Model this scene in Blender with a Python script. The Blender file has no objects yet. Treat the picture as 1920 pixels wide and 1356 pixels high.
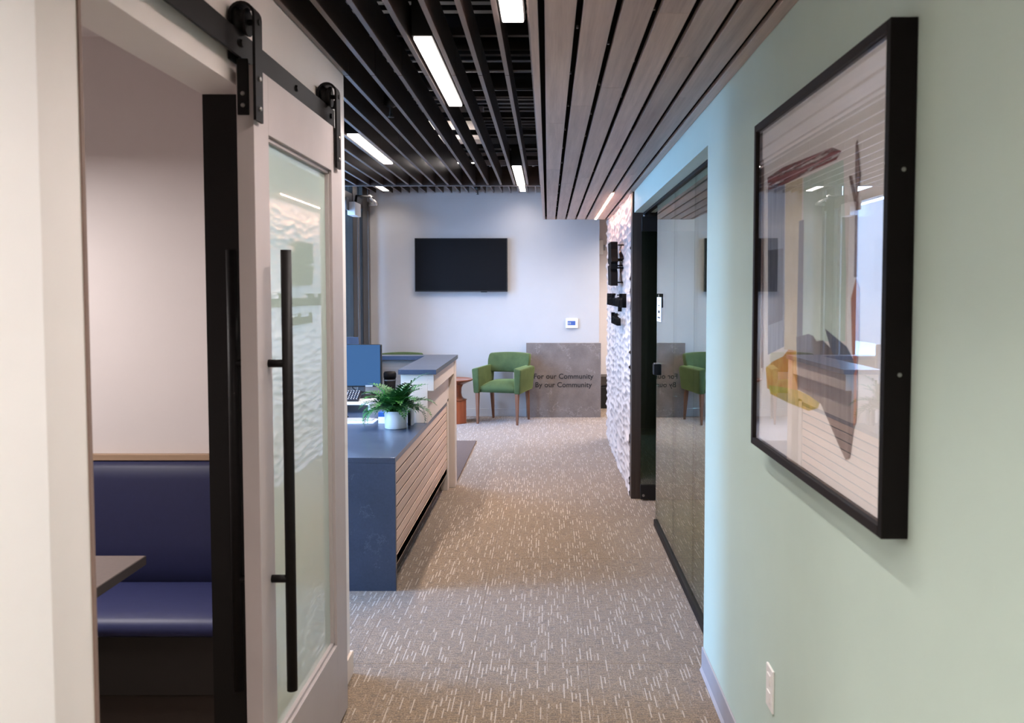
import bpy, bmesh, math, random
import numpy as np
from mathutils import Vector, Matrix

random.seed(7)
SC = bpy.context.scene
COL = SC.collection
PI = math.pi

# ------------------------------------------------------------------ camera, world, exposure
cam_d = bpy.data.cameras.new('camera')
cam = bpy.data.objects.new('camera', cam_d)
COL.objects.link(cam)
cam.location = (0, 0, 1.6)
cam.rotation_euler = (PI/2 - math.atan(0.0503), 0, 0)
cam_d.sensor_width = 36
cam_d.lens = 1650/1920*36
cam_d.shift_x = -67/1920
cam_d.shift_y = -47/1920
cam_d.dof.use_dof = True
cam_d.dof.focus_distance = 6.5
cam_d.dof.aperture_fstop = 6.3
SC.camera = cam

SC.view_settings.view_transform = 'Standard'
SC.view_settings.look = 'None'
SC.view_settings.gamma = 1
SC.view_settings.use_curve_mapping = False
SC.view_settings.exposure = 1.15
SC.cycles.use_denoising = True
SC.cycles.max_bounces = 10
SC.cycles.diffuse_bounces = 5
SC.cycles.glossy_bounces = 5
SC.cycles.transparent_max_bounces = 16
SC.cycles.sample_clamp_indirect = 8

LED_L = 34.0        # mean radiance of the ceiling lights
LED_SPREAD = 140    # their lenses throw the light mostly downwards
BOOTH_K = 1.1
COVE_L = 34.0       # radiance of the warm wall-wash strip
LED_C = (1.0, 0.90, 0.85)
COVE_C = (1.0, 0.60, 0.43)
SKY_L = 18.0

world = bpy.data.worlds.new('sky')
SC.world = world
world.use_nodes = True
bg = world.node_tree.nodes['Background']
bg.inputs['Color'].default_value = (0.32, 0.55, 1.0, 1)
bg.inputs['Strength'].default_value = SKY_L


def portal(name, loc, sy, sz):
    l = bpy.data.lights.new(name, 'AREA')
    l.shape = 'RECTANGLE'
    l.size, l.size_y = sz, sy
    l.cycles.is_portal = True
    o = bpy.data.objects.new(name, l)
    COL.objects.link(o)
    o.location = loc
    o.rotation_euler = (0, -PI/2, 0)      # faces +X, into the room
    return o

portal('window_portal', (-3.66, 5.0, 1.35), 2.3, 2.5)
portal('entrance_portal', (-2.36, 9.3, 1.45), 3.4, 2.7)


# ------------------------------------------------------------------ helpers
def lin(c):
    r = []
    for v in c:
        v = v/255
        r.append(v/12.92 if v <= 0.04045 else ((v+0.055)/1.055)**2.4)
    return (*r, 1)


def tag(o, label=None, cat=None, group=None, kind=None):
    if label: o['label'] = label
    if cat: o['category'] = cat
    if group: o['group'] = group
    if kind: o['kind'] = kind
    return o


def wloc(o):
    v = Vector((0, 0, 0))
    while o is not None:
        v += o.location
        o = o.parent
    return v


def empty(name, loc=(0, 0, 0), rz=0.0, label=None, cat=None, group=None, kind=None):
    o = bpy.data.objects.new(name, None)
    COL.objects.link(o)
    o.location = loc
    o.rotation_euler = (0, 0, rz)
    o.empty_display_size = 0.1
    return tag(o, label, cat, group, kind)


class MB:
    """collects shapes into one mesh"""
    def __init__(s):
        s.bm = bmesh.new()

    def _new(s, n0):
        s.bm.verts.ensure_lookup_table()
        return [v for v in s.bm.verts[n0:]]

    def box(s, x0, x1, y0, y1, z0, z1, bevel=0.0, seg=2, mi=0, rot=None):
        t = bmesh.new()
        bmesh.ops.create_cube(t, size=1)
        c = Vector(((x0+x1)/2, (y0+y1)/2, (z0+z1)/2))
        for v in t.verts:
            v.co = Vector((v.co.x*(x1-x0), v.co.y*(y1-y0), v.co.z*(z1-z0)))
        if bevel > 0:
            b = min(bevel, 0.49*min(abs(x1-x0), abs(y1-y0), abs(z1-z0)))
            bmesh.ops.bevel(t, geom=list(t.edges), offset=b, segments=seg, affect='EDGES', profile=0.5)
        for v in t.verts:
            v.co = (rot @ v.co if rot else v.co) + c
        s.merge(t, mi)
        return s

    def merge(s, t, mi=0):
        mp = {}
        for v in t.verts:
            mp[v] = s.bm.verts.new(v.co)
        for f in t.faces:
            try:
                nf = s.bm.faces.new([mp[v] for v in f.verts])
                nf.material_index = mi
                nf.smooth = f.smooth
            except ValueError:
                pass
        t.free()

    def poly(s, pts, mi=0):
        f = s.bm.faces.new([s.bm.verts.new(p) for p in pts])
        f.material_index = mi
        return s

    def prism(s, pts, d, mi=0):
        """polygon pts (3D, planar) extruded by vector d"""
        d = Vector(d)
        a = [s.bm.verts.new(Vector(p)) for p in pts]
        b = [s.bm.verts.new(Vector(p)+d) for p in pts]
        n = len(pts)
        fs = [s.bm.faces.new(a), s.bm.faces.new(b[::-1])]
        for i in range(n):
            fs.append(s.bm.faces.new([a[i], b[i], b[(i+1) % n], a[(i+1) % n]]))
        for f in fs:
            f.material_index = mi
        return s

    def tube(s, path, r, n=12, cap=True, mi=0, smooth=True):
        path = [Vector(p) for p in path]
        rs = r if isinstance(r, (list, tuple)) else [r]*len(path)
        rings = []
        up = None
        for i, p in enumerate(path):
            a = path[max(i-1, 0)]
            b = path[min(i+1, len(path)-1)]
            t = (b-a).normalized()
            if up is None:
                up = Vector((0, 0, 1)) if abs(t.z) < 0.9 else Vector((1, 0, 0))
            u = t.cross(up).normalized()
            w = u.cross(t).normalized()
            up = w
            rings.append([s.bm.verts.new(p + rs[i]*(math.cos(2*PI*k/n)*u + math.sin(2*PI*k/n)*w)) for k in range(n)])
        for i in range(len(rings)-1):
            for k in range(n):
                f = s.bm.faces.new([rings[i][k], rings[i][(k+1) % n], rings[i+1][(k+1) % n], rings[i+1][k]])
                f.smooth = smooth
                f.material_index = mi
        if cap:
            for rr in (rings[0][::-1], rings[-1]):
                f = s.bm.faces.new(rr)
                f.material_index = mi
        return s

    def lathe(s, c, prof, n=32, mi=0, smooth=True, phase=0.0):
        """prof list of (r, z) revolved about the vertical through c"""
        c = Vector(c)
        rings = []
        for r, z in prof:
            if r < 1e-6:
                rings.append([s.bm.verts.new(c+Vector((0, 0, z)))])
            else:
                rings.append([s.bm.verts.new(c+Vector((r*math.cos(phase+2*PI*k/n), r*math.sin(phase+2*PI*k/n), z))) for k in range(n)])
        for a, b in zip(rings, rings[1:]):
            for k in range(n):
                k2 = (k+1) % n
                if len(a) == 1 and len(b) == 1:
                    continue
                if len(a) == 1:
                    q = [a[0], b[k2], b[k]]
                elif len(b) == 1:
                    q = [a[k], a[k2], b[0]]
                else:
                    q = [a[k], a[k2], b[k2], b[k]]
                f = s.bm.faces.new(q)
                f.smooth = smooth
                f.material_index = mi
        return s

    def build(s, name, mats, parent=None, local=False, label=None, kind=None):
        me = bpy.data.meshes.new(name)
        bmesh.ops.recalc_face_normals(s.bm, faces=s.bm.faces)
        if parent is not None and not local:
            bmesh.ops.translate(s.bm, verts=s.bm.verts, vec=-wloc(parent))
        s.bm.to_mesh(me)
        s.bm.free()
        for m in (mats if isinstance(mats, (list, tuple)) else [mats]):
            me.materials.append(m)
        o = bpy.data.objects.new(name, me)
        COL.objects.link(o)
        o.parent = parent
        return tag(o, label, None, None, kind)


def box(name, mat, x0, x1, y0, y1, z0, z1, bevel=0.0, parent=None, local=False, label=None, seg=2):
    return MB().box(x0, x1, y0, y1, z0, z1, bevel, seg).build(name, mat, parent, local, label)


def child_copy(src, parent, loc):
    o = src.copy()
    COL.objects.link(o)
    o.parent = parent
    o.location = loc
    return o


# ------------------------------------------------------------------ materials
MATS = {}


class N:
    def __init__(s, name):
        s.m = bpy.data.materials.new(name)
        s.m.use_nodes = True
        s.t = s.m.node_tree
        s.b = s.t.nodes['Principled BSDF']
        s.out = s.t.nodes['Material Output']

    def n(s, typ, **kw):
        nd = s.t.nodes.new(typ)
        for k, v in kw.items():
            setattr(nd, k, v)
        return nd

    def l(s, a, b):
        s.t.links.new(a, b)

    def math(s, op, a, b=None, c=None):
        nd = s.n('ShaderNodeMath', operation=op)
        for i, v in enumerate((a, b, c)):
            if v is None: continue
            if isinstance(v, (int, float)):
                nd.inputs[i].default_value = v
            else:
                s.l(v, nd.inputs[i])
        return nd.outputs[0]

    def mix(s, fac, a, b, blend='MIX'):
        nd = s.n('ShaderNodeMix', data_type='RGBA', blend_type=blend)
        for i, v in ((0, fac), (6, a), (7, b)):
            if isinstance(v, (int, float)):
                nd.inputs[i].default_value = v
            elif isinstance(v, tuple):
                nd.inputs[i].default_value = v
            else:
                s.l(v, nd.inputs[i])
        return nd.outputs[2]

    def noise(s, scale, detail=4, rough=0.5, vec=None, dim='3D'):
        nd = s.n('ShaderNodeTexNoise', noise_dimensions=dim)
        nd.inputs['Scale'].default_value = scale
        nd.inputs['Detail'].default_value = detail
        nd.inputs['Roughness'].default_value = rough
        if vec is not None: s.l(vec, nd.inputs['Vector'])
        return nd.outputs[0]

    def pos(s, scale=(1, 1, 1)):
        g = s.n('ShaderNodeNewGeometry')
        m = s.n('ShaderNodeMapping')
        m.inputs['Scale'].default_value = scale
        s.l(g.outputs['Position'], m.inputs['Vector'])
        return m.outputs[0]

    def obj(s, scale=(1, 1, 1)):
        g = s.n('ShaderNodeTexCoord')
        m = s.n('ShaderNodeMapping')
        m.inputs['Scale'].default_value = scale
        s.l(g.outputs['Object'], m.inputs['Vector'])
        return m.outputs[0]

    def ramp(s, fac, a, b, lo=0.0, hi=1.0):
        nd = s.n('ShaderNodeValToRGB')
        nd.color_ramp.elements[0].color = a
        nd.color_ramp.elements[1].color = b
        nd.color_ramp.elements[0].position = lo
        nd.color_ramp.elements[1].position = hi
        s.l(fac, nd.inputs[0])
        return nd.outputs[0]

    def bump(s, h, strength=0.2, dist=0.01):
        nd = s.n('ShaderNodeBump')
        nd.inputs['Strength'].default_value = strength
        nd.inputs['Distance'].default_value = dist
        s.l(h, nd.inputs['Height'])
        s.l(nd.outputs[0], s.b.inputs['Normal'])

    def base(s, c):
        if isinstance(c, tuple):
            s.b.inputs['Base Color'].default_value = c
        else:
            s.l(c, s.b.inputs['Base Color'])

    def set(s, rough=0.5, metal=0.0, spec=None, **kw):
        s.b.inputs['Roughness'].default_value = rough
        s.b.inputs['Metallic'].default_value = metal
        if spec is not None: s.b.inputs['Specular IOR Level'].default_value = spec
        for k, v in kw.items():
            s.b.inputs[k.replace('_', ' ')].default_value = v
        return s


def mat_plain(name, rgb, rough=0.5, metal=0.0, var=0.06, scale=25, bump=0.0, spec=None, bscale=None):
    m = N(name)
    c = lin(rgb)
    d = tuple(v*(1-var) for v in c[:3])+(1,)
    e = tuple(min(1, v*(1+var)) for v in c[:3])+(1,)
    nz = m.noise(scale, 4, 0.6, m.obj())
    m.base(m.ramp(nz, d, e, 0.3, 0.7))
    m.set(rough, metal, spec)
    if bump:
        m.bump(m.noise(bscale or scale*8, 3, 0.6, m.obj()), bump, 0.002)
    return m.m


def mat_wall(name, rgb):
    return mat_plain(name, rgb, 0.62, var=0.02, scale=3, bump=0.12, bscale=260, spec=0.35)


def mat_wood(name, dark, light, axis='Y', fine=1.0, rough=0.5, contrast=(0.3, 0.75), spec=0.4):
    m = N(name)
    sc = {'X': (1.2, 38, 38), 'Y': (38, 1.2, 38), 'Z': (38, 38, 1.2)}[axis]
    sc = tuple(v*fine for v in sc)
    info = m.n('ShaderNodeObjectInfo')
    v = m.pos(sc)
    off = m.n('ShaderNodeVectorMath', operation='ADD')
    cmb = m.n('ShaderNodeCombineXYZ')
    r7 = m.math('MULTIPLY', info.outputs['Random'], 57.0)
    for i in range(3): m.l(r7, cmb.inputs[i])
    m.l(v, off.inputs[0]); m.l(cmb.outputs[0], off.inputs[1])
    n1 = m.noise(1.0, 6, 0.62, off.outputs[0])
    n2 = m.noise(5.0, 3, 0.6, off.outputs[0])
    mixn = m.math('ADD', m.math('MULTIPLY', n1, 0.75), m.math('MULTIPLY', n2, 0.25))
    c = m.ramp(mixn, lin(dark), lin(light), *contrast)
    tone = m.math('ADD', 0.86, m.math('MULTIPLY', info.outputs['Random'], 0.28))
    hsv = m.n('ShaderNodeHueSaturation')
    m.l(c, hsv.inputs['Color']); m.l(tone, hsv.inputs['Value'])
    m.base(hsv.outputs[0])
    m.set(rough, 0, spec)
    m.bump(mixn, 0.12, 0.002)
    return m.m


def mat_emit(name, col, strength):
    m = N(name)
    m.base((0.7, 0.7, 0.7, 1) if strength > 2 else (0.02, 0.02, 0.02, 1))
    m.set(0.6, 0, 0.05)
    m.b.inputs['Emission Color'].default_value = (*col, 1)
    m.b.inputs['Emission Strength'].default_value = strength
    return m.m


def mat_glass(name, tint=(0.92, 0.97, 0.94), ior=1.5, gloss=(1, 1, 1), rough=0.0):
    """clear sheet: Fresnel mirror over tinted see-through, the same on both faces"""
    m = N(name)
    m.t.nodes.remove(m.b)
    geo = m.n('ShaderNodeNewGeometry')
    i = m.math('ADD', ior, m.math('MULTIPLY', geo.outputs['Backfacing'], 1/ior-ior))
    fr = m.n('ShaderNodeFresnel')
    m.l(i, fr.inputs['IOR'])
    tr = m.n('ShaderNodeBsdfTransparent')
    tr.inputs[0].default_value = (*tint, 1)
    gl = m.n('ShaderNodeBsdfGlossy')
    gl.inputs['Color'].default_value = (*gloss, 1)
    gl.inputs['Roughness'].default_value = rough
    mx = m.n('ShaderNodeMixShader')
    m.l(fr.outputs[0], mx.inputs[0]); m.l(tr.outputs[0], mx.inputs[1]); m.l(gl.outputs[0], mx.inputs[2])
    m.l(mx.outputs[0], m.out.inputs[0])
    return m.m


def mat_carpet():
    m = N('carpet')
    g = m.n('ShaderNodeNewGeometry')
    sep = m.n('ShaderNodeSeparateXYZ')
    m.l(g.outputs['Position'], sep.inputs[0])
    x, y = sep.outputs[0], sep.outputs[1]

    def dashes(pitch, length, thr, wlo, whi, seed):
        cx = m.math('DIVIDE', m.math('ADD', x, 20+seed*0.37), pitch)
        col = m.math('FLOOR', cx)
        fx = m.math('FRACT', cx)
        wn = m.n('ShaderNodeTexWhiteNoise', noise_dimensions='2D')
        cb = m.n('ShaderNodeCombineXYZ')
        m.l(col, cb.inputs[0]); cb.inputs[1].default_value = seed
        m.l(cb.outputs[0], wn.inputs['Vector'])
        v = m.math('ADD', m.math('DIVIDE', m.math('ADD', y, 20), length), m.math('MULTIPLY', wn.outputs['Value'], 13.0))
        cell = m.math('FLOOR', v)
        fy = m.math('FRACT', v)
        w2 = m.n('ShaderNodeTexWhiteNoise', noise_dimensions='3D')
        c2 = m.n('ShaderNodeCombineXYZ')
        m.l(col, c2.inputs[0]); m.l(cell, c2.inputs[1]); c2.inputs[2].default_value = seed
        m.l(c2.outputs[0], w2.inputs['Vector'])
        w3 = m.n('ShaderNodeSeparateColor')
        m.l(w2.outputs['Color'], w3.inputs[0])
        on = m.math('GREATER_THAN', w3.outputs[0], thr)
        ln = m.math('ADD', 0.25, m.math('MULTIPLY', w3.outputs[1], 0.7))
        iny = m.math('LESS_THAN', fy, ln)
        inx = m.math('MULTIPLY', m.math('GREATER_THAN', fx, wlo), m.math('LESS_THAN', fx, whi))
        return m.math('MULTIPLY', m.math('MULTIPLY', on, iny), inx)

    d1 = dashes(0.0155, 0.14, 0.64, 0.30, 0.60, 1.0)
    d2 = dashes(0.016, 0.09, 0.62, 0.35, 0.58, 5.0)
    # fine cross ribs and dark threads
    rib = m.math('SINE', m.math('MULTIPLY', y, 2*PI/0.0095))
    rib2 = m.math('SINE', m.math('MULTIPLY', x, 2*PI/0.008))
    nz = m.noise(150, 4, 0.75, g.outputs['Position'])
    big = m.noise(2.2, 2, 0.5, g.outputs['Position'])
    basec = m.ramp(nz, lin((72, 56, 42)), lin((164, 140, 112)), 0.36, 0.64)
    thr = m.n('ShaderNodeTexNoise'); thr.inputs['Scale'].default_value = 1.0; thr.inputs['Detail'].default_value = 3
    mp = m.n('ShaderNodeMapping'); mp.inputs['Scale'].default_value = (24, 190, 1)
    m.l(g.outputs['Position'], mp.inputs[0]); m.l(mp.outputs[0], thr.inputs['Vector'])
    dark = m.math('LESS_THAN', thr.outputs[0], 0.46)
    basec = m.mix(m.math('MULTIPLY', dark, 0.6), basec, lin((74, 63, 56)))
    c = m.mix(m.math('MULTIPLY', d1, 0.55), basec, lin((206, 192, 180)))
    c = m.mix(m.math('MULTIPLY', d2, 0.32), c, lin((180, 165, 152)))
    info = m.n('ShaderNodeObjectInfo')
    hsv = m.n('ShaderNodeHueSaturation')
    tone = m.math('ADD', m.math('ADD', 0.93, m.math('MULTIPLY', info.outputs['Random'], 0.06)), m.math('MULTIPLY', big, 0.1))
    m.l(c, hsv.inputs['Color']); m.l(tone, hsv.inputs['Value'])
    m.base(hsv.outputs[0])
    m.set(0.95, 0, 0.1)
    m.b.inputs['Sheen Weight'].default_value = 0.36
    m.b.inputs['Sheen Roughness'].default_value = 0.42
    m.b.inputs['Sheen Tint'].default_value = (0.95, 0.95, 1.0, 1)
    h = m.math('ADD', m.math('MULTIPLY', d1, 1.2), m.math('ADD', m.math('MULTIPLY', rib, 0.22), m.math('MULTIPLY', nz, 0.9)))
    h = m.math('ADD', h, m.math('MULTIPLY', rib2, 0.12))
    m.bump(h, 0.55, 0.004)
    return m.m


def mat_stone(name, a, b, vein, rough, spec=0.5, vscale=1.0):
    m = N(name)
    p = m.pos()
    n1 = m.noise(5*vscale, 6, 0.65, p)
    n2 = m.noise(90, 3, 0.6, p)
    v = m.math('ADD', m.math('MULTIPLY', n1, 0.6), m.math('MULTIPLY', n2, 0.4))
    c = m.ramp(v, lin(a), lin(b), 0.3, 0.7)
    n3 = m.noise(2.6*vscale, 8, 0.72, p)
    ed = m.math('ABSOLUTE', m.math('SUBTRACT', n3, 0.5))
    msk = m.math('LESS_THAN', ed, 0.006)
    n4 = m.noise(4.0*vscale, 2, 0.5, p)
    msk = m.math('MULTIPLY', msk, m.math('GREATER_THAN', n4, 0.56))
    c = m.mix(m.math('MULTIPLY', msk, 0.55), c, lin(vein))
    m.base(c)
    m.set(rough, 0, spec)
    m.bump(n2, 0.06, 0.002)
    return m.m


def mat_velvet():
    m = N('green_velvet')
    n1 = m.noise(9, 4, 0.6, m.obj())
    n2 = m.noise(180, 2, 0.6, m.obj())
    c = m.ramp(m.math('ADD', m.math('MULTIPLY', n1, 0.6), m.math('MULTIPLY', n2, 0.4)), lin((50, 66, 40)), lin((74, 88, 54)), 0.3, 0.7)
    m.base(c)
    m.set(0.85, 0, 0.2)
    m.b.inputs['Sheen Weight'].default_value = 0.55
    m.b.inputs['Sheen Roughness'].default_value = 0.35
    m.b.inputs['Sheen Tint'].default_value = lin((190, 205, 130))
    m.bump(n2, 0.2, 0.002)
    return m.m


M = MATS
M['cream'] = mat_wall('cream_wall_paint', (228, 221, 218))
M['white_wall'] = mat_wall('white_wall_paint', (242, 238, 238))
M['sage'] = mat_wall('sage_green_wall_paint', (190, 209, 199))
M['back_wall'] = mat_wall('pale_grey_wall_paint', (178, 176, 175))
M['booth_wall'] = mat_wall('warm_beige_wall_paint', (210, 202, 200))
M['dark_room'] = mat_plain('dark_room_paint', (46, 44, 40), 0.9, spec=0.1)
M['deck'] = mat_plain('dark_ceiling_deck', (30, 25, 24), 0.55, var=0.2, spec=0.4)
M['black_gloss'] = mat_plain('black_painted_jamb', (16, 14, 13), 0.4, spec=0.3)
M['black_metal'] = mat_plain('black_powder_coated_steel', (24, 22, 22), 0.5, var=0.1, scale=60, bump=0.05, spec=0.12)
M['black'] = mat_plain('black_plastic', (20, 20, 21), 0.45, spec=0.4)
M['screw'] = mat_plain('steel_screw', (150, 148, 145), 0.3, 0.9)
M['door_paint'] = mat_plain('warm_grey_door_paint', (168, 158, 156), 0.45, var=0.03, scale=8, bump=0.05, spec=0.4)
M['carpet'] = mat_carpet()
M['slab'] = mat_plain('floor_screed', (60, 55, 50), 0.9)
M['mat'] = mat_plain('brown_mat_pile', (92, 80, 76), 0.95, var=0.35, scale=240, bump=0.5, spec=0.1)
M['baseboard'] = mat_plain('grey_rubber_base', (160, 158, 166), 0.5, var=0.03)
M['soffit_wood'] = mat_wood('grey_stained_oak', (146, 128, 121), (196, 176, 167), 'Y', rough=0.42, spec=0.5)
M['gap'] = mat_plain('black_felt', (13, 11, 10), 0.95, spec=0.05)
M['blade'] = mat_wood('grey_brown_baffle_laminate', (92, 82, 80), (120, 109, 106), 'Y', rough=0.4, spec=0.5)
M['blade_shade'] = mat_wood('shaded_baffle_side', (46, 36, 32), (62, 51, 46), 'Y', rough=0.5, spec=0.3)  # baffle laminate again, darkened for the shade between the blades
M['bulkhead'] = mat_wood('dark_brown_bulkhead', (50, 36, 30), (74, 56, 48), 'X', rough=0.5)
M['post'] = mat_wood('dark_walnut_post', (48, 38, 33), (74, 62, 56), 'Z', rough=0.45)
M['desk_wood'] = mat_wood('pale_oak_slats', (204, 170, 148), (228, 200, 180), 'Y', fine=0.9, rough=0.45)
M['desk_back'] = mat_plain('dark_slat_backing', (48, 38, 34), 0.8)
M['desk_paint'] = mat_plain('warm_white_desk_paint', (212, 196, 182), 0.45, var=0.02, scale=6)
M['desk_laminate'] = mat_wood('grey_laminate', (112, 104, 99), (138, 129, 123), 'X', rough=0.5)
M['stone'] = mat_stone('dark_blue_grey_quartz', (49, 60, 78), (63, 75, 97), (86, 99, 118), 0.28, 0.5)
M['toe'] = mat_plain('brown_toe_kick', (84, 72, 62), 0.7)
M['limestone'] = mat_stone('grey_limestone', (98, 90, 86), (127, 117, 112), (166, 158, 152), 0.42, 0.4, 1.3)
M['relief'] = mat_plain('white_carved_panel_lacquer', (190, 178, 174), 0.42, var=0.02, scale=6, spec=0.45)
M['velvet'] = mat_velvet()
M['leg_wood'] = mat_wood('walnut_chair_leg', (92, 56, 36), (136, 90, 62), 'Z', rough=0.4)
M['table_wood'] = mat_wood('red_walnut', (96, 46, 26), (168, 92, 56), 'Z', rough=0.32, spec=0.5)
M['table_top_wood'] = mat_wood('red_walnut_top', (112, 62, 42), (160, 100, 74), 'X', rough=0.3, spec=0.5)
M['navy'] = mat_plain('navy_vinyl', (32, 35, 68), 0.50, var=0.05, scale=40, bump=0.06, bscale=500, spec=0.35)
M['navy_seat'] = mat_plain('navy_vinyl_lit_seat', (52, 57, 98), 0.46, var=0.05, scale=40, bump=0.06, bscale=500, spec=0.5)  # same vinyl as the backrest, lightened for light falling on the seat
M['booth_base'] = mat_plain('dark_brown_booth_base', (32, 26, 22), 0.6)
M['booth_kick'] = mat_plain('brown_booth_kick', (50, 40, 34), 0.6)
M['booth_trim'] = mat_wood('tan_wood_trim', (150, 122, 98), (182, 154, 128), 'X')
M['table_lam'] = mat_plain('grey_brown_table_laminate', (112, 100, 96), 0.5, var=0.06, scale=90)
M['table_edge'] = mat_plain('dark_table_edge', (52, 46, 42), 0.5)
M['aluminium'] = mat_plain('dark_bronze_aluminium', (52, 48, 44), 0.4, 0.6)
M['silver'] = mat_plain('silver_aluminium', (120, 116, 116), 0.35, 0.8)
M['white_plastic'] = mat_plain('white_plastic', (232, 230, 228), 0.4, var=0.01)
M['grey_plastic'] = mat_plain('grey_plastic', (150, 150, 150), 0.5, var=0.02)
M['screen_black'] = mat_plain('dark_television_screen', (17, 17, 19), 0.38, var=0.03, spec=0.08)
M['sign_black'] = mat_plain('matt_black_sign', (18, 16, 16), 0.7, spec=0.1)
M['monitor_blue'] = mat_emit('blue_desktop_screen', (0.03, 0.15, 0.42), 0.30)
M['lcd'] = mat_emit('blue_thermostat_screen', (0.10, 0.22, 0.85), 0.35)
M['lcd_digit'] = mat_emit('pale_screen_digits', (0.65, 0.75, 1.0), 0.35)
M['led'] = mat_emit('lit_white_diffuser', LED_C, 5.0)
M['up_led'] = mat_emit('added_uplight_diffuser', LED_C, 26.0)
M['cove'] = mat_emit('lit_warm_strip', COVE_C, COVE_L)
M['glass_wall'] = mat_glass('green_tinted_glass', (0.62, 0.72, 0.62), 2.3, (0.93, 0.97, 0.95))
M['clear_glass'] = mat_glass('clear_glass', (0.95, 0.98, 0.97))
M['tint_glass'] = mat_glass('grey_tinted_glass', (0.95, 0.97, 0.97))
M['pic_glass'] = mat_glass('picture_glass', (1.0, 1.0, 1.0), 1.45)
M['glass_edge'] = mat_plain('green_glass_edge', (58, 86, 66), 0.15, spec=0.6)
M['frame_black'] = mat_plain('black_picture_frame', (18, 15, 14), 0.55, var=0.1, spec=0.12)
M['frame_face'] = mat_plain('dark_brown_frame_face', (32, 27, 27), 0.55, var=0.1, spec=0.15)
M['paper'] = mat_plain('white_paper', (249, 246, 246), 0.8, var=0.01)
M['ink'] = mat_plain('black_ink', (24, 22, 24), 0.7)
M['navy_edge'] = mat_plain('dark_blue_sign_backing', (38, 46, 66), 0.5)
M['pot'] = mat_plain('white_glazed_pot', (222, 222, 220), 0.3, var=0.02)
M['soil'] = mat_plain('potting_soil', (44, 34, 28), 0.95, var=0.3, scale=120, bump=0.5)
M['frond'] = mat_plain('fern_green', (52, 110, 44), 0.5, var=0.35, scale=30, spec=0.4)
M['frond_dark'] = mat_plain('dark_fern_green', (34, 82, 40), 0.5, var=0.3, scale=30, spec=0.4)
M['blue_card'] = mat_plain('blue_printed_card', (36, 84, 150), 0.5, var=0.1)
M['duct'] = mat_plain('white_duct', (205, 196, 188), 0.45, var=0.05)
M['pavement'] = mat_plain('concrete_pavement', (150, 150, 148), 0.9, var=0.1, scale=4)
M['facade'] = mat_plain('added_facade', (84, 78, 74), 0.8, var=0.08, scale=2)
M['jamb_brown'] = mat_plain('brown_jamb_edge', (128, 106, 96), 0.6)
M['key'] = mat_plain('dark_keycap', (40, 44, 58), 0.5)


# frosted lower film of the barn door: plain tinted glass that mirrors strongly
def mat_door_glass():
    m = N('pale_green_door_glass')
    m.base(lin((150, 176, 164)))
    m.set(0.25, 0, 0.5)
    m.t.nodes.remove(m.b)
    geo = m.n('ShaderNodeNewGeometry')
    i = m.math('ADD', 2.1, m.math('MULTIPLY', geo.outputs['Backfacing'], 1/2.1-2.1))
    fr = m.n('ShaderNodeFresnel'); m.l(i, fr.inputs['IOR'])
    df = m.n('ShaderNodeBsdfDiffuse'); df.inputs[0].default_value = lin((220, 236, 226))
    tr = m.n('ShaderNodeBsdfTranslucent'); tr.inputs[0].default_value = lin((214, 232, 222))
    gl = m.n('ShaderNodeBsdfGlossy'); gl.inputs['Roughness'].default_value = 0.0
    a = m.n('ShaderNodeMixShader'); a.inputs[0].default_value = 0.35
    m.l(df.outputs[0], a.inputs[1]); m.l(tr.outputs[0], a.inputs[2])
    b = m.n('ShaderNodeMixShader')
    m.l(m.math('MINIMUM', m.math('ADD', m.math('MULTIPLY', fr.outputs[0], 1.1), 0.12), 1.0), b.inputs[0]); m.l(a.outputs[0], b.inputs[1]); m.l(gl.outputs[0], b.inputs[2])
    m.l(b.outputs[0], m.out.inputs[0])
    return m.m

M['door_glass'] = mat_door_glass()


def struct(o, label, cat):
    return tag(o, label, cat, None, 'structure')


# ------------------------------------------------------------------ setting: floor
XL, XR = -0.827, 0.66          # corridor wall faces
YB = 11.30                     # back wall
ZS, ZB = 2.365, 2.475          # soffit boards, slat ceiling
fl = box('floor', M['slab'], -4.2, 4.0, -3.2, 14.2, -0.12, -0.008)
struct(fl, 'taupe carpet tile floor with pale dashes running along the corridor', 'floor')
tile0 = MB()
tile0.box(0.0004, 0.4996, 0.0004, 0.4996, -0.008, 0, 0.0005, 1)
tile_src = None
for ix in range(-8, 6):
    for iy in range(-1, 24):
        x, y = 0.17+ix*0.5, 0.22+iy*0.5
        if y < 7 and (x > 1.2 or x < -4.0): continue
        if y >= 7 and x > 2.0: continue
        if tile_src is None:
            tile_src = tile0.build('carpet_tile', M['carpet'], fl, True)
            tile_src.location = (x, y, 0)
        else:
            child_copy(tile_src, fl, (x, y, 0))
pv = box('ground', M['pavement'], -40, -4.2, -20, 40, -0.3, -0.1)
struct(pv, 'grey concrete pavement outside the entrance glazing', 'pavement')
ev = box('ground', M['pavement'], -4.2, -2.45, 8.0, 14.2, -0.06, -0.004)
struct(ev, 'concrete landing just outside the glazed entrance door', 'pavement')

bw = MB().box(-10.2, -9.6, 6.5, 60, -0.3, 4.6)  # long facade added to hold back sky brightness at the entrance
for i in range(5):
    bw.box(-9.62, -9.57, 7.6+i*3.4, 9.4+i*3.4, 0.6, 3.4)
bw = bw.build('added_building', M['facade'])
tag(bw, 'added wall across the pavement that dims the sky at the entrance', 'added_building', None, 'structure')

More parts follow.
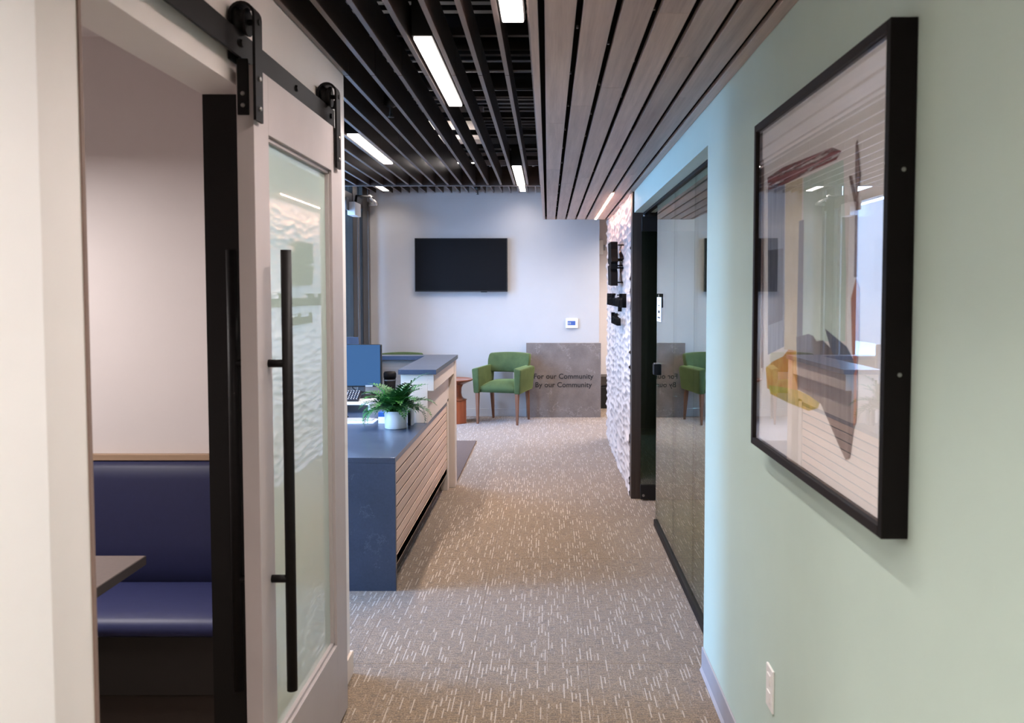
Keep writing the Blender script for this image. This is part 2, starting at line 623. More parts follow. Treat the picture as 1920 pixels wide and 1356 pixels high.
# ------------------------------------------------------------------ setting: left side
w = MB()
w.box(-0.958, XL, 1.2, 1.57, 0, 3.3)
w.box(-0.958, XL, 1.57, 2.49, 2.148, 3.3)
w.box(-0.958, XL, 2.49, 3.61, 0, 3.3)
wl = w.build('wall_left', M['cream'])
struct(wl, 'cream left corridor wall above and beyond the sliding door', 'wall')
w = box('wall_left_near', M['white_wall'], -0.958, -0.76, -3.2, 1.33, 0, 3.3, 0.004)
struct(w, 'bright white wall end at the left edge, nearest the camera', 'wall')
w = MB().box(-0.958, XL+0.004, 2.47, 2.491, 0, 2.148).build('trim_1', M['black_gloss'])
struct(w, 'black far jamb of the booth doorway', 'door jamb')
w = MB().box(-0.958, XL+0.004, 1.570, 1.5795, 0, 2.30).build('trim_2', M['jamb_brown'])
struct(w, 'thin brown near jamb edge of the booth doorway', 'door jamb')
w = MB()
w.box(-3.0, -0.958, 3.50, 3.61, 0, 3.3)
w.box(-3.1, -3.0, 0.9, 3.61, 0, 3.3)
w.box(-3.0, -0.958, 0.9, 1.0, 0, 3.3)
w = w.build('wall_booth', M['booth_wall'])
struct(w, 'warm beige booth wall above the navy banquette', 'wall')
w = box('ceiling_booth', M['booth_wall'], -3.1, -0.958, 0.9, 3.61, 2.60, 2.68)
struct(w, 'beige booth ceiling hidden above the doorway header', 'ceiling')
w = MB().box(XL, XL+0.012, 2.49, 3.61, 0, 0.10, 0.003).box(-0.95, XL+0.012, 3.61, 3.622, 0, 0.10, 0.003).build('baseboard_left', M['desk_paint'])
struct(w, 'beige baseboard at the end of the left corridor wall', 'baseboard')

# ------------------------------------------------------------------ setting: right side
w = MB()
w.box(XR, 0.82, -3.2, 3.66, 0, 3.3)
w.box(XR, 0.82, 3.66, 6.74, 2.205, 3.3)
wr = w.build('wall_right', M['sage'])
struct(wr, 'sage green right corridor wall behind the framed picture', 'wall')
w = MB()
w.box(XR-0.008, XR, -3.2, 3.66, 0.012, 0.10, 0.002)
w.prism([(XR-0.016, -3.2, 0), (XR, -3.2, 0), (XR, -3.2, 0.016), (XR-0.008, -3.2, 0.014)], (0, 6.86, 0))
w = w.build('baseboard_right', M['baseboard'])
struct(w, 'lavender grey rubber baseboard under the green wall', 'baseboard')
w = MB()
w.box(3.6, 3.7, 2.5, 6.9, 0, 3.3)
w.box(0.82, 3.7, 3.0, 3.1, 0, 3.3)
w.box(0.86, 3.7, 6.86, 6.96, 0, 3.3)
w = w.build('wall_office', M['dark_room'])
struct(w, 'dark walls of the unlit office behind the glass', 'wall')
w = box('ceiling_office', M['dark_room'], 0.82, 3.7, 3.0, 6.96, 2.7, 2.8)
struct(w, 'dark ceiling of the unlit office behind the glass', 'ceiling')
w = box('trim_3', M['post'], 0.645, 0.86, 6.75, 6.86, 0, 2.42, 0.003)
struct(w, 'dark walnut post between glass office front and carved wall', 'post')

# ------------------------------------------------------------------ setting: back
w = MB().box(-2.3, 0.66, YB, YB+0.12, 0, 3.3).box(0.5, 0.6, YB+0.12, 12.6, 0, 3.3).build('wall_back', M['back_wall'])
struct(w, 'pale grey back wall behind the television and armchair', 'wall')
w = MB().box(0.5, 3.7, 12.5, 12.6, 0, 3.3).build('wall_far', M['booth_wall'])
struct(w, 'beige far wall past the right end of the back wall', 'wall')
w = MB().box(0.86, 3.7, 6.96, 9.6, 0, 3.3).box(3.6, 3.7, 9.6, 12.6, 0, 3.3).build('wall_core', M['booth_wall'])
struct(w, 'beige wall block behind the carved panels', 'wall')
w = MB().box(-2.29, 0.66, YB-0.010, YB, 0, 0.10, 0.003).build('baseboard_back', M['back_wall'])
struct(w, 'pale grey baseboard along the back wall', 'baseboard')
w = MB().box(-0.958, 0.82, -3.3, -3.2, 0, 3.3).build('wall_rear', M['white_wall'])
struct(w, 'white wall closing the corridor behind the camera', 'wall')
w = MB().box(-4.3, -2.2, YB+0.12, YB+0.2, 0, 0.01).build('trim_4', M['silver'])
struct(w, 'metal threshold strip outside the entrance', 'threshold')

# reception left wall with window, jog, entrance storefront
w = MB()
w.box(-3.7, -3.6, 3.5, 3.85, 0, 3.3)
w.box(-3.7, -3.6, 6.15, 8.1, 0, 3.3)
w.box(-3.7, -3.6, 3.85, 6.15, 0, 0.1)
w.box(-3.7, -3.6, 3.85, 6.15, 2.6, 3.3)
w.box(-3.7, -2.3, 7.95, 8.05, 0, 3.3)
w.box(-3.1, -0.958, 3.605, 3.615, 0, 3.3)
w = w.build('wall_reception', M['back_wall'])
struct(w, 'pale grey walls of the reception bay behind the desk', 'wall')
wn = empty('window_1', (-3.65, 5.0, 0.1))
struct(wn, 'tall reception window letting blue daylight past the desk', 'window')
fr = MB()
for (a, b) in ((3.85, 3.91), (4.98, 5.03), (6.09, 6.15)):
    fr.box(-3.68, -3.62, a, b, 0.1, 2.6)
for (a, b) in ((0.1, 0.16), (2.54, 2.6)):
    fr.box(-3.68, -3.62, 3.85, 6.15, a, b)
fr.build('window_frame', M['aluminium'], wn)
box('pane', M['clear_glass'], -3.654, -3.646, 3.91, 4.98, 0.16, 2.54, 0, wn)
box('pane', M['clear_glass'], -3.654, -3.646, 5.03, 6.09, 0.16, 2.54, 0, wn)

ent = empty('window_2', (-2.3, 9.6, 0))
struct(ent, 'dark bronze glazed entrance front at the left of the back wall', 'window')
for (a, b, nm) in ((8.05, 8.13, 'mullion'), (9.15, 9.21, 'mullion'), (10.26, 10.50, 'mullion'), (10.80, 11.10, 'mullion')):
    box(nm, M['aluminium'], -2.36, -2.26, a, b, 0, 3.25, 0.004, ent)
box('jamb', M['silver'], -2.37, -2.27, 11.20, YB, 0, 3.25, 0.004, ent)
box('mullion', M['silver'], -2.35, -2.28, 10.62, 10.72, 0, 2.6, 0.004, ent)
box('transom_bar', M['aluminium'], -2.355, -2.265, 8.05, 11.2, 2.62, 2.74, 0.004, ent)
box('sill', M['aluminium'], -2.355, -2.265, 8.05, 11.2, 0, 0.12, 0.004, ent)
box('head_bar', M['aluminium'], -2.355, -2.265, 8.05, 11.2, 3.2, 3.3, 0.004, ent)
for (a, b) in ((8.13, 9.15), (9.21, 10.26), (10.50, 10.62), (10.72, 10.80), (11.10, 11.2)):
    box('pane', M['tint_glass'], -2.315, -2.305, a, b, 0.12, 2.62, 0, ent)
    box('pane', M['tint_glass'], -2.315, -2.305, a, b, 2.74, 3.2, 0, ent)
dc = empty('door_closer', (-2.2, 10.2, 2.45), label='white door closer box with arm on the entrance frame', cat='door closer')
box('closer_body', M['white_plastic'], -2.26, -2.17, 9.98, 10.28, 2.47, 2.62, 0.006, dc)
box('closer_bracket', M['silver'], -2.26, -2.24, 9.86, 9.98, 2.52, 2.66, 0.003, dc)
MB().tube([(-2.2, 10.14, 2.63), (-2.19, 10.14, 2.70), (-2.12, 10.7, 2.75), (-2.16, 11.12, 2.72)], 0.014, 8).build('closer_arm', M['black_metal'], dc)
MB().tube([(-2.13, 10.60, 2.75), (-2.16, 11.18, 2.71)], 0.02, 8).tube([(-2.16, 11.13, 2.71), (-2.26, 11.2, 2.71)], 0.022, 8).build('arm_bracket', M['white_plastic'], dc)

# ------------------------------------------------------------------ setting: ceilings
ce = box('ceiling', M['deck'], -4.2, 4.0, -3.3, 14.2, 3.30, 3.40)
struct(ce, 'black metal deck high above the slat ceiling', 'ceiling')
rb = MB()
for i in range(70):
    y = 0.5+i*0.155
    rb.box(-3.6, 0.0, y, y+0.06, 3.22, 3.305)
rb.build('deck_rib', M['deck'], ce, kind='stuff')
for i in range(8):
    y = 1.15+i*1.3
    if 7.3 < y < 8.5: continue
    box('joist', M['deck'], -3.6, 0.0, y, y+0.05, 3.04, 3.16, 0.004, ce)
for i in range(12):
    y = 0.8+i*0.55
    box('carrier_rail', M['deck'], -0.8 if y < 3.5 else -2.25, -0.03, y, y+0.03, 2.62, 2.65, 0.002, ce)
for (y, z, r) in ((4.25, 2.78, 0.03), (5.15, 2.82, 0.045), (5.9, 2.76, 0.025)):
    MB().tube([(-3.5, y, z), (-0.05, y, z)], r, 10).build('pipe', M['deck'], ce)

# slat ceiling (low): blades along the corridor
sl = empty('slat_ceiling', (0, 4.5, ZB))
struct(sl, 'dark baffle slat ceiling above the corridor and reception desk', 'ceiling')
HB = 0.125
blade_src = {}


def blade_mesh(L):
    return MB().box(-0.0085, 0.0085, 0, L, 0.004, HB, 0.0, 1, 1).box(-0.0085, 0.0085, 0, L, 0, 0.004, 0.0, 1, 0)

JO = [-1.93, -0.085, 1.76, 3.605, 5.45, 7.25]
for k in range(0, 21):
    x = -0.056-0.1083*k
    for j in range(5):
        a, b = JO[j]+0.003, JO[j+1]-0.003
        if x < -0.83 and j < 3:
            continue
        L = b-a
        if L not in blade_src:
            blade_src[L] = blade_mesh(L).build('blade', [M['blade'], M['blade_shade']], sl, True)
            o = blade_src[L]
        else:
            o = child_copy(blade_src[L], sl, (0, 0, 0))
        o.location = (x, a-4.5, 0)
box('end_panel', M['bulkhead'], -2.25, -0.03, 7.25, 7.272, ZB-0.004, ZB+0.15, 0.002, sl)
box('end_rail', M['blade'], -2.25, -0.03, 7.25, 7.274, ZB-0.008, ZB-0.002, 0.001, sl)

# slat ceiling (high) near the back wall
ZU = 2.86
su = empty('slat_ceiling', (0, 10.0, ZU))
struct(su, 'higher baffle slat ceiling in front of the back wall', 'ceiling')
bs = None
for k in range(0, 21):
    x = -0.04-0.1075*k
    if bs is None:
        bs = blade_mesh(2.4).build('blade', [M['blade'], M['blade_shade']], su, True)
        o = bs
    else:
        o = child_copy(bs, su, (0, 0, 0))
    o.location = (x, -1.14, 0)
box('end_panel', M['bulkhead'], -2.25, 0.0, 8.83, 8.86, ZU, ZU+HB, 0.002, su)

# wood soffit on the right
so = empty('wood_soffit', (0.3, 4.5, ZS))
struct(so, 'grey oak plank soffit with black reveals over the right half', 'ceiling')
SY1 = 9.30
SG = -0.018
rnd = random.Random(3)
for k in range(7):
    x0 = SG+0.1045*k+0.0095
    x1 = SG+0.1045*(k+1)-0.0095 if k < 6 else XR-0.001
    y = -3.0+rnd.random()
    while y < SY1-0.01:
        L = rnd.choice((1.5, 1.9, 2.3, 2.6))
        y1 = min(y+L, SY1)
        if SY1-y1 < 0.5: y1 = SY1
        box('plank', M['soffit_wood'], x0, x1, y, y1-0.0012, ZS, ZS+0.018, 0.001, so, seg=1)
        y = y1
box('edge_board', M['soffit_wood'], -0.052, -0.0275, -3.0, SY1, ZS, ZS+0.26, 0.001, so, seg=1)
box('backing_board', M['gap'], -0.0275, XR, -3.0, SY1, ZS+0.03, ZS+0.06, 0, so)
box('end_board', M['soffit_wood'], -0.0275, XR, SY1, SY1+0.018, ZS, ZS+0.26, 0.001, so, seg=1)
cl = MB()
for k in range(1, 5):
    for i in range(14):
        y = 1.4+i*0.55+(k % 3)*0.17
        x = SG+0.1045*k+random.uniform(-0.006, 0.006)
        cl.box(x-0.003, x+0.003, y-0.004, y+0.004, ZS+0.022, ZS+0.031)
cl.build('clip', M['screw'], so, kind='stuff')
wf = empty('wall_wash_light', (0.504, 8.1, ZS), label='thin lit warm strip light in the plank soffit by the carved wall', cat='light')
box('housing', M['grey_plastic'], 0.4955, 0.5125, 6.92, 9.28, ZS+0.008, ZS+0.026, 0.001, wf)
box('diffuser', M['cove'], 0.4965, 0.5115, 6.92, 9.28, ZS-0.004, ZS+0.008, 0.001, wf)


# ------------------------------------------------------------------ ceiling lights
def area_lamp(name, x, y, z, sx, sy, k, col=LED_C, spread=LED_SPREAD):
    la = bpy.data.lights.new(name, 'AREA')
    la.shape = 'RECTANGLE'
    la.size, la.size_y = sx, sy
    la.energy = PI*sx*sy*LED_L*k
    la.color = col
    la.spread = math.radians(spread)
    o = bpy.data.objects.new(name, la)
    COL.objects.link(o)
    o.location = (x, y, z)
    return o


def ceiling_light(x, y0, y1, z, label, hw=0.030, k=1.0):
    t = empty('linear_light', (x, (y0+y1)/2, z), label=label, cat='light', group='lit linear lights between ceiling slats')
    h = MB()
    h.box(x-hw-0.006, x+hw+0.006, y0-0.012, y1+0.012, z+0.004, z+0.14, 0.002, 1)
    h.build('housing', M['black'], t)
    box('diffuser', M['led'], x-hw, x+hw, y0, y1, z-0.006, z+0.004, 0.002, t, seg=1)
    lo = area_lamp('lamp', 0, 0, -0.009, 2*hw-0.004, y1-y0-0.01, k)
    lo.parent = t
    return t

ceiling_light(-0.432, 3.08, 4.17, ZB, 'lit linear ceiling light above the sliding door, largest one seen whole')
ceiling_light(-0.112, 1.72, 2.885, ZB, 'lit linear ceiling light cut off by the top edge beside the plank soffit', 0.034)
ceiling_light(-1.084, 4.94, 6.03, ZB, 'lit linear ceiling light over the reception desk, left of the others', 0.031, 2.4)
ceiling_light(-0.217, 6.18, 7.235, ZB, 'lit linear ceiling light at the far end of the low slats near the soffit', 0.031, 2.4)
ceiling_light(-0.309, 9.6, 11.06, ZU, 'short end of a lit linear light in the higher slats by the soffit', 0.034, 0.5)
ceiling_light(-2.010, 10.45, 11.0, ZU, 'small lit linear light by the entrance frame in the higher slats', 0.036, 0.5)
area_lamp('unseen_lamp', -0.432, -0.050, ZB-0.006, 0.064, 1.100, 1.0)  # unseen lamps over and behind the camera, added to brighten the near walls
area_lamp('unseen_lamp', -0.112, -0.150, ZB-0.006, 0.064, 2.100, 1.0)
area_lamp('unseen_lamp', -0.112, -2.200, ZB-0.006, 0.064, 1.400, 1.0)

area_lamp('unseen_lamp', -1.167, 9.525, ZU-0.006, 0.064, 1.150, 1.7)  # unseen lamps added above the far floor to brighten it
area_lamp('unseen_lamp', -0.524, 9.525, ZU-0.006, 0.064, 1.150, 1.7)

area_lamp('unseen_lamp', 1.55, 10.900, 2.72-0.006, 0.064, 1.400, 4.5)  # unseen lamp added round the corner to brighten the beige far wall

# white ducts above the gap between both slat ceilings
for i, (y, z, x0, x1, lb) in enumerate(((7.62, 3.05, -2.1, -0.55, 'white round duct across the ceiling gap, nearer one'),
                                        (8.25, 3.08, -2.1, -0.60, 'white round duct across the ceiling gap, farther one'))):
    d = MB().tube([(x0, y, z), (x1, y, z)], 0.14, 24)
    d = d.build('duct', M['duct'])
    tag(d, lb, 'duct', 'white ducts above the slats')

ul = empty('added_uplight', (-1.2, 7.36, 2.66), label='added strip light on the end of the low slats, brightening the ducts', cat='light')  # made-up lamp, added to brighten the ducts
box('housing', M['black'], -1.8, -0.6, 7.31, 7.41, 2.60, 2.66, 0.002, ul)
box('diffuser', M['up_led'], -1.79, -0.61, 7.32, 7.40, 2.66, 2.668, 0.001, ul)

# sprinklers
def sprinkler(x, y, z, label):
    s_ = empty('sprinkler', (x, y, z), label=label, cat='sprinkler')
    MB().lathe((x, y, z), [(0, 0.10), (0.035, 0.10), (0.035, 0.055), (0.02, 0.045), (0.008, 0.04), (0.008, 0.0), (0, 0)], 16).build('body', M['black'], s_)
    MB().lathe((x, y, z), [(0, 0.0), (0.016, -0.002), (0.016, -0.006), (0, -0.008)], 12).build('deflector', M['black'], s_)
sprinkler(-0.85, 10.75, 2.79, 'black pendent sprinkler under the higher slats before the back wall')
sprinkler(-0.775, 4.40, 2.47, 'black sprinkler between the low slats over the desk')

# ------------------------------------------------------------------ barn door
dx1, dx0 = -0.765, -0.810
dy0, dy1 = 2.316, 3.295
bd = empty('sliding_door', (-0.79, 2.8, 0.01), label='grey sliding barn door with a tall pale green glass panel', cat='door')
gy0, gy1, gz0, gz1 = 2.437, 3.14, 0.317, 2.03
box('stile', M['door_paint'], dx0, dx1, dy0, gy0, 0.012, 2.19, 0.0015, bd)
box('stile', M['door_paint'], dx0, dx1, gy1, dy1, 0.012, 2.19, 0.0015, bd)
box('rail', M['door_paint'], dx0, dx1, gy0, gy1, 0.012, gz0, 0.0015, bd)
box('rail', M['door_paint'], dx0, dx1, gy0, gy1, gz1, 2.19, 0.0015, bd)
bdm = MB()
q = 0.012
for (a, b, c, d) in ((gy0, gy0+q, gz0, gz1), (gy1-q, gy1, gz0, gz1), (gy0, gy1, gz0, gz0+q), (gy0, gy1, gz1-q, gz1)):
    bdm.box(dx1-0.022, dx1-0.010, a, b, c, d)
bdm.build('glass_bead', M['door_paint'], bd)
box('glass_panel', M['door_glass'], dx1-0.030, dx1-0.022, gy0, gy1, gz0, gz1, 0, bd, label='pale green reflective glass panel')


def pull(side):
    x = -0.713 if side > 0 else dx0-0.052
    f = dx1 if side > 0 else dx0
    h = MB()
    h.tube([(x, 2.405, 0.49), (x, 2.405, 1.715)], 0.0145, 20)
    h = h.build('pull_handle', M['black_metal'], bd)
    for z in (0.806, 1.405):
        MB().tube([(f, 2.405, z), (x, 2.405, z)], 0.011, 14).build('standoff', M['black_metal'], h)
pull(1)
pull(-1)
# hangers are fixed to the door
for y in (2.325, 3.20):
    hg = empty('hanger', (-0.79, y, 2.1))
    hg.parent = bd
    hg.location = Vector((-0.79, y, 2.1))-wloc(bd)
    s_ = MB()
    X0, X1, R, zc = -0.822, -0.752, 0.035, 2.312
    outer = [(X1, 2.045), (X1, zc)]
    n = 10
    outer += [((X0+X1)/2+R*math.cos(PI*i/n), zc+R*math.sin(PI*i/n)) for i in range(1, n)]
    outer += [(X0, zc), (X0, 2.20)]
    t = 0.007
    inner = [(X0+t, 2.20), (X0+t, zc)]
    inner += [((X0+X1)/2-(R-t)*math.cos(PI*i/n), zc+(R-t)*math.sin(PI*i/n)) for i in range(1, n)]
    inner += [(X1-t, zc), (X1-t, 2.045)]
    s_.prism([(a, y-0.029, b) for a, b in outer+inner], (0, 0.058, 0))
    s_.build('strap', M['black_metal'], hg)
    wv = MB()
    wv.tube([(-0.806, y, 2.300), (-0.800, y, 2.300), (-0.795, y, 2.300), (-0.788, y, 2.300), (-0.783, y, 2.300), (-0.777, y, 2.300)],
            [0.036, 0.035, 0.031, 0.031, 0.035, 0.036], 28)
    wv.build('wheel', M['black_metal'], hg)
    MB().tube([(-0.826, y, 2.300), (-0.748, y, 2.300)], 0.008, 12).build('axle', M['black_metal'], hg)
    for z in (2.155, 2.078):
        MB().tube([(-0.753, y, z), (-0.747, y, z)], [0.0075, 0.005], 12).build('screw', M['screw'], hg)
ep = box('edge_plate', M['black_metal'], -0.806, -0.776, dy0-0.006, dy0+0.0005, 2.06, 2.205, 0.002, bd)
for z in (2.085, 2.115):
    MB().tube([(-0.791, dy0-0.006, z), (-0.791, dy0-0.009, z)], [0.006, 0.004], 10).build('screw', M['screw'], ep)

tr = empty('door_track', (-0.8, 2.4, 2.24), label='black flat steel barn door track bolted above the doorway', cat='door track')
box('rail_bar', M['black_metal'], -0.799, -0.791, 1.15, 3.30, 2.205, 2.272, 0.001, tr)
for y in (1.42, 1.86, 2.30, 2.80, 3.24):
    sp = MB().tube([(XL, y, 2.24), (-0.799, y, 2.24)], 0.014, 14).build('spacer', M['black_metal'], tr)
    MB().tube([(-0.791, y, 2.24), (-0.784, y, 2.24)], [0.011, 0.009], 6, smooth=False).build('bolt', M['black_metal'], tr)
box('end_stop', M['black_metal'], -0.80, -0.775, 3.255, 3.275, 2.272, 2.30, 0.002, tr)

# ------------------------------------------------------------------ booth: banquette and table
bq = empty('banquette', (-1.9, 3.2, 0), label='navy vinyl banquette against the beige booth wall', cat='bench')
bx0, bx1 = -2.95, -0.965
prof = [(3.40, 0.47), (3.385, 0.52), (3.400, 0.62), (3.425, 0.75), (3.440, 0.86), (3.452, 0.905), (3.470, 0.925), (3.495, 0.928), (3.497, 0.44), (3.42, 0.44)]
MB().prism([(bx0, y, z) for y, z in prof], (bx1-bx0, 0, 0)).build('backrest', M['navy'], bq)
prof = [(3.42, 0.462), (3.20, 0.466), (3.09, 0.462), (3.055, 0.452), (3.033, 0.435), (3.028, 0.415), (3.034, 0.395), (3.05, 0.383), (3.42, 0.383)]
MB().prism([(bx0, y, z) for y, z in prof], (bx1-bx0, 0, 0)).build('seat', M['navy_seat'], bq)
box('base', M['booth_base'], bx0, bx1, 3.055, 3.49, 0.17, 0.383, 0.002, bq)
box('kick', M['booth_kick'], bx0, bx1, 3.075, 3.49, 0, 0.17, 0.002, bq)
for o_ in bq.children:
    if o_.name.startswith(('backrest', 'seat')):
        for p_ in o_.data.polygons: p_.use_smooth = True
        try:
            o_.data.set_sharp_from_angle(angle=math.radians(50))
        except Exception:
            pass
tb = box('trim_5', M['booth_trim'], -2.98, -0.96, 3.475, 3.5, 0.93, 0.955, 0.002)
struct(tb, 'tan wood rail along the top of the banquette', 'trim')
ct = empty('booth_table', (-1.75, 2.3, 0), label='dark edged grey laminate table in front of the navy banquette', cat='table')
box('tabletop', M['table_lam'], -2.6, -1.312, 1.95, 2.83, 0.722, 0.742, 0.002, ct)
box('edge_band', M['table_edge'], -2.602, -1.310, 1.948, 2.832, 0.712, 0.7405, 0.001, ct)
MB().lathe((-1.95, 2.35, 0), [(0, 0.03), (0.25, 0.02), (0.25, 0), (0, 0)][::-1], 28).build('foot', M['black_metal'], ct)
MB().tube([(-1.95, 2.35, 0.02), (-1.95, 2.35, 0.712)], 0.04, 18).build('pedestal', M['black_metal'], ct)

# lamp over the booth table, out of view behind the doorway edge
area_lamp('booth_lamp', -2.2, 2.6, 2.14, 0.34, 0.34, BOOTH_K, (1.0, 0.94, 0.92), 180)

# ------------------------------------------------------------------ reception desk
rd = empty('reception_desk', (-1.2, 6.0, 0), label='reception desk with blue-grey stone waterfall end and oak slat front', cat='desk')
DX = -0.812
box('counter', M['stone'], -1.85, DX, 4.642, 7.12, 0.690, 0.720, 0.0015, rd)
box('waterfall_panel', M['stone'], -1.85, DX, 4.640, 4.672, 0, 0.6895, 0.0015, rd)
box('slat_backing', M['desk_back'], -0.86, -0.8185, 4.672, 7.05, 0.13, 0.689, 0, rd)
zt = 0.6895
for i in range(10):
    za = 0.697-0.0633*i-0.0055
    zb = 0.697-0.0633*(i+1)+0.0055
    if i == 9:
        break
    box('slat', M['desk_wood'], -0.822, DX-0.002, 4.673, 7.03, zb, za, 0.0015, rd)
box('slat', M['desk_wood'], -0.822, DX-0.002, 4.673, 7.03, 0.136, 0.187, 0.0015, rd)
box('toe_kick', M['toe'], -1.8, -0.868, 4.672, 7.05, 0, 0.13, 0, rd)
box('end_stile', M['desk_paint'], -0.865, -0.806, 7.03, 7.12, 0, 0.74, 0.002, rd)
box('end_post', M['desk_paint'], -1.0, -0.758, 7.14, 7.27, 0, 1.05, 0.002, rd)
box('ledge_wall', M['desk_paint'], -0.985, -0.806, 5.88, 7.14, 0.7205, 1.05, 0.002, rd)
box('ledge_fascia', M['desk_paint'], -0.806, -0.764, 5.88, 7.14, 0.938, 1.05, 0.002, rd)
lt = MB()
lt.prism([(-1.0, 5.86, 1.05), (-0.746, 5.86, 1.05), (-0.746, 7.29, 1.05), (-2.15, 7.29, 1.05), (-2.15, 7.13, 1.05), (-1.0, 7.13, 1.05)], (0, 0, 0.032))
lt.build('ledge_top', M['stone'], rd)
box('rear_panel', M['desk_laminate'], -2.13, -1.0, 7.16, 7.25, 0, 1.05, 0.002, rd)

# ------------------------------------------------------------------ desk objects
ZC = 0.7206
rs = empty('monitor_riser', (-1.55, 6.55, ZC), label='white monitor riser standing on the stone counter', cat='riser')
box('shelf', M['white_plastic'], -1.84, -1.30, 6.36, 6.86, ZC+0.060, ZC+0.078, 0.003, rs)
for x in (-1.83, -1.325):
    box('leg', M['white_plastic'], x, x+0.015, 6.45, 6.84, ZC, ZC+0.060, 0.002, rs)
ZR = ZC+0.078
mo = empty('monitor', (-1.50, 6.66, ZR), label='monitor with a plain blue screen on the white riser', cat='monitor')
R_ = Matrix.Rotation(math.radians(6), 3, 'Z')
box('housing', M['black'], -1.80, -1.262, 6.66, 6.695, ZR+0.082, ZR+0.405, 0.006, mo)
box('screen', M['monitor_blue'], -1.797, -1.272, 6.6565, 6.6605, ZR+0.092, ZR+0.402, 0, mo)
box('label_strip', M['grey_plastic'], -1.385, -1.33, 6.6555, 6.6575, ZR+0.084, ZR+0.096, 0, mo)
box('stand_neck', M['silver'], -1.455, -1.40, 6.70, 6.73, ZR+0.012, ZR+0.20, 0.004, mo)
box('stand_foot', M['black'], -1.53, -1.33, 6.60, 6.80, ZR, ZR+0.012, 0.004, mo)
MB().tube([(-1.50, 6.70, ZR+0.12), (-1.49, 6.69, ZR+0.07), (-1.45, 6.68, ZR+0.045), (-1.36, 6.72, ZR+0.03), (-1.31, 6.72, ZR+0.01)], 0.005, 8).build('cable', M['black'], mo)
m2 = empty('monitor', (-1.66, 7.0, ZC), label='dark back of a second monitor behind the blue screen', cat='monitor')
mb = MB().prism([(-1.95, 7.02, 0.90), (-1.48, 7.02, 0.90), (-1.52, 7.045, 1.24), (-1.95, 7.045, 1.24)], (0, 0.03, 0))
mb.build('housing', M['navy_edge'], m2)
box('stand_neck', M['black'], -1.75, -1.69, 7.05, 7.07, ZC, 1.0, 0.003, m2)
box('stand_foot', M['black'], -1.82, -1.62, 6.98, 7.10, ZC, ZC+0.012, 0.003, m2)
MB().tube([(-1.60, 7.01, 1.0), (-1.605, 7.0, 1.2), (-1.61, 7.01, 1.255), (-1.625, 7.03, 1.25)], 0.005, 8).build('cable', M['black'], m2)
kb = empty('keyboard', (-1.58, 6.47, ZR), label='black tilted keyboard on the white riser before the monitor', cat='keyboard')
RK = Matrix.Rotation(math.radians(24), 3, 'X')
MB().box(-1.84, -1.385, 6.405, 6.545, ZR+0.026, ZR+0.038, 0.003, 2, 0, RK).build('case', M['black'], kb)
ks = MB()
for i in range(22):
    for j in range(6):
        c = Vector((-1.84+0.012+i*0.0203, 6.475, ZR+0.032))
        loc = RK @ Vector((0, -0.055+j*0.022, 0.009))
        t_ = c+loc
        ks.box(t_.x-0.008, t_.x+0.008, t_.y-0.008, t_.y+0.008, t_.z-0.002, t_.z+0.004, 0, 1, 0, RK)
ks.build('keycap', M['key'], kb, kind='stuff')
lg = MB()
for i in range(22):
    for j in range(6):
        c = Vector((-1.84+0.012+i*0.0203, 6.475, ZR+0.032))
        t_ = c+RK @ Vector((0, -0.055+j*0.022, 0.0137))
        lg.box(t_.x-0.003, t_.x+0.003, t_.y-0.004, t_.y+0.004, t_.z-0.0003, t_.z+0.0003, 0, 1, 0, RK)
lg.build('key_legend', M['white_plastic'], kb, kind='stuff')
ms = MB().lathe((0, 0, 0), [(0, 0.034), (0.025, 0.032), (0.045, 0.022), (0.052, 0.0), (0, 0)], 24)
ms = ms.build('mouse', M['black'])
ms.location = (-1.49, 6.16, ZC); ms.scale = (1.7, 0.8, 0.8)
tag(ms, 'black mouse on the counter in front of the riser', 'mouse')
pp = box('paper_sheet', M['paper'], -1.62, -1.17, 5.86, 6.05, ZC, ZC+0.006)
tag(pp, 'white papers lying on the counter left of the fern', 'paper')
pq = box('paper_pad', M['grey_plastic'], -1.42, -1.19, 5.92, 6.02, ZC+0.006, ZC+0.016)
tag(pq, 'small pale notepad lying on the white papers', 'notepad')
tu = empty('tumbler', (-1.255, 6.97, ZC), label='black lidded tumbler behind the fern by the monitor', cat='tumbler')
MB().lathe((-1.255, 6.97, ZC), [(0, 0), (0.040, 0), (0.046, 0.20), (0, 0.20)], 28).build('body', M['sign_black'], tu)
MB().lathe((-1.255, 6.97, ZC), [(0.0, 0.20), (0.05, 0.20), (0.05, 0.235), (0.042, 0.25), (0, 0.25)], 28).build('lid', M['black_metal'], tu)
MB().lathe((-1.255, 6.97, ZC), [(0.0475, 0.178), (0.049, 0.182), (0.0475, 0.187)], 28).build('band', M['silver'], tu, label='silver band')
bc = empty('card_box', (-1.075, 5.90, ZC), label='white and blue card box behind the fern pot', cat='box')
box('lower_box', M['paper'], -1.135, -1.045, 5.86, 5.96, ZC, ZC+0.045, 0.001, bc)
box('blue_cover', M['blue_card'], -1.135, -1.045, 5.86, 5.96, ZC+0.045, ZC+0.075, 0.001, bc)
bh = empty('brochure_holder', (-0.905, 5.81, ZC), label='narrow brochure holder with cards right behind the fern pot', cat='brochure holder')
box('holder', M['black'], -0.925, -0.905, 5.77, 5.86, ZC, ZC+0.10, 0.002, bh)
box('card', M['paper'], -0.905, -0.893, 5.775, 5.855, ZC, ZC+0.13, 0.0005, bh)

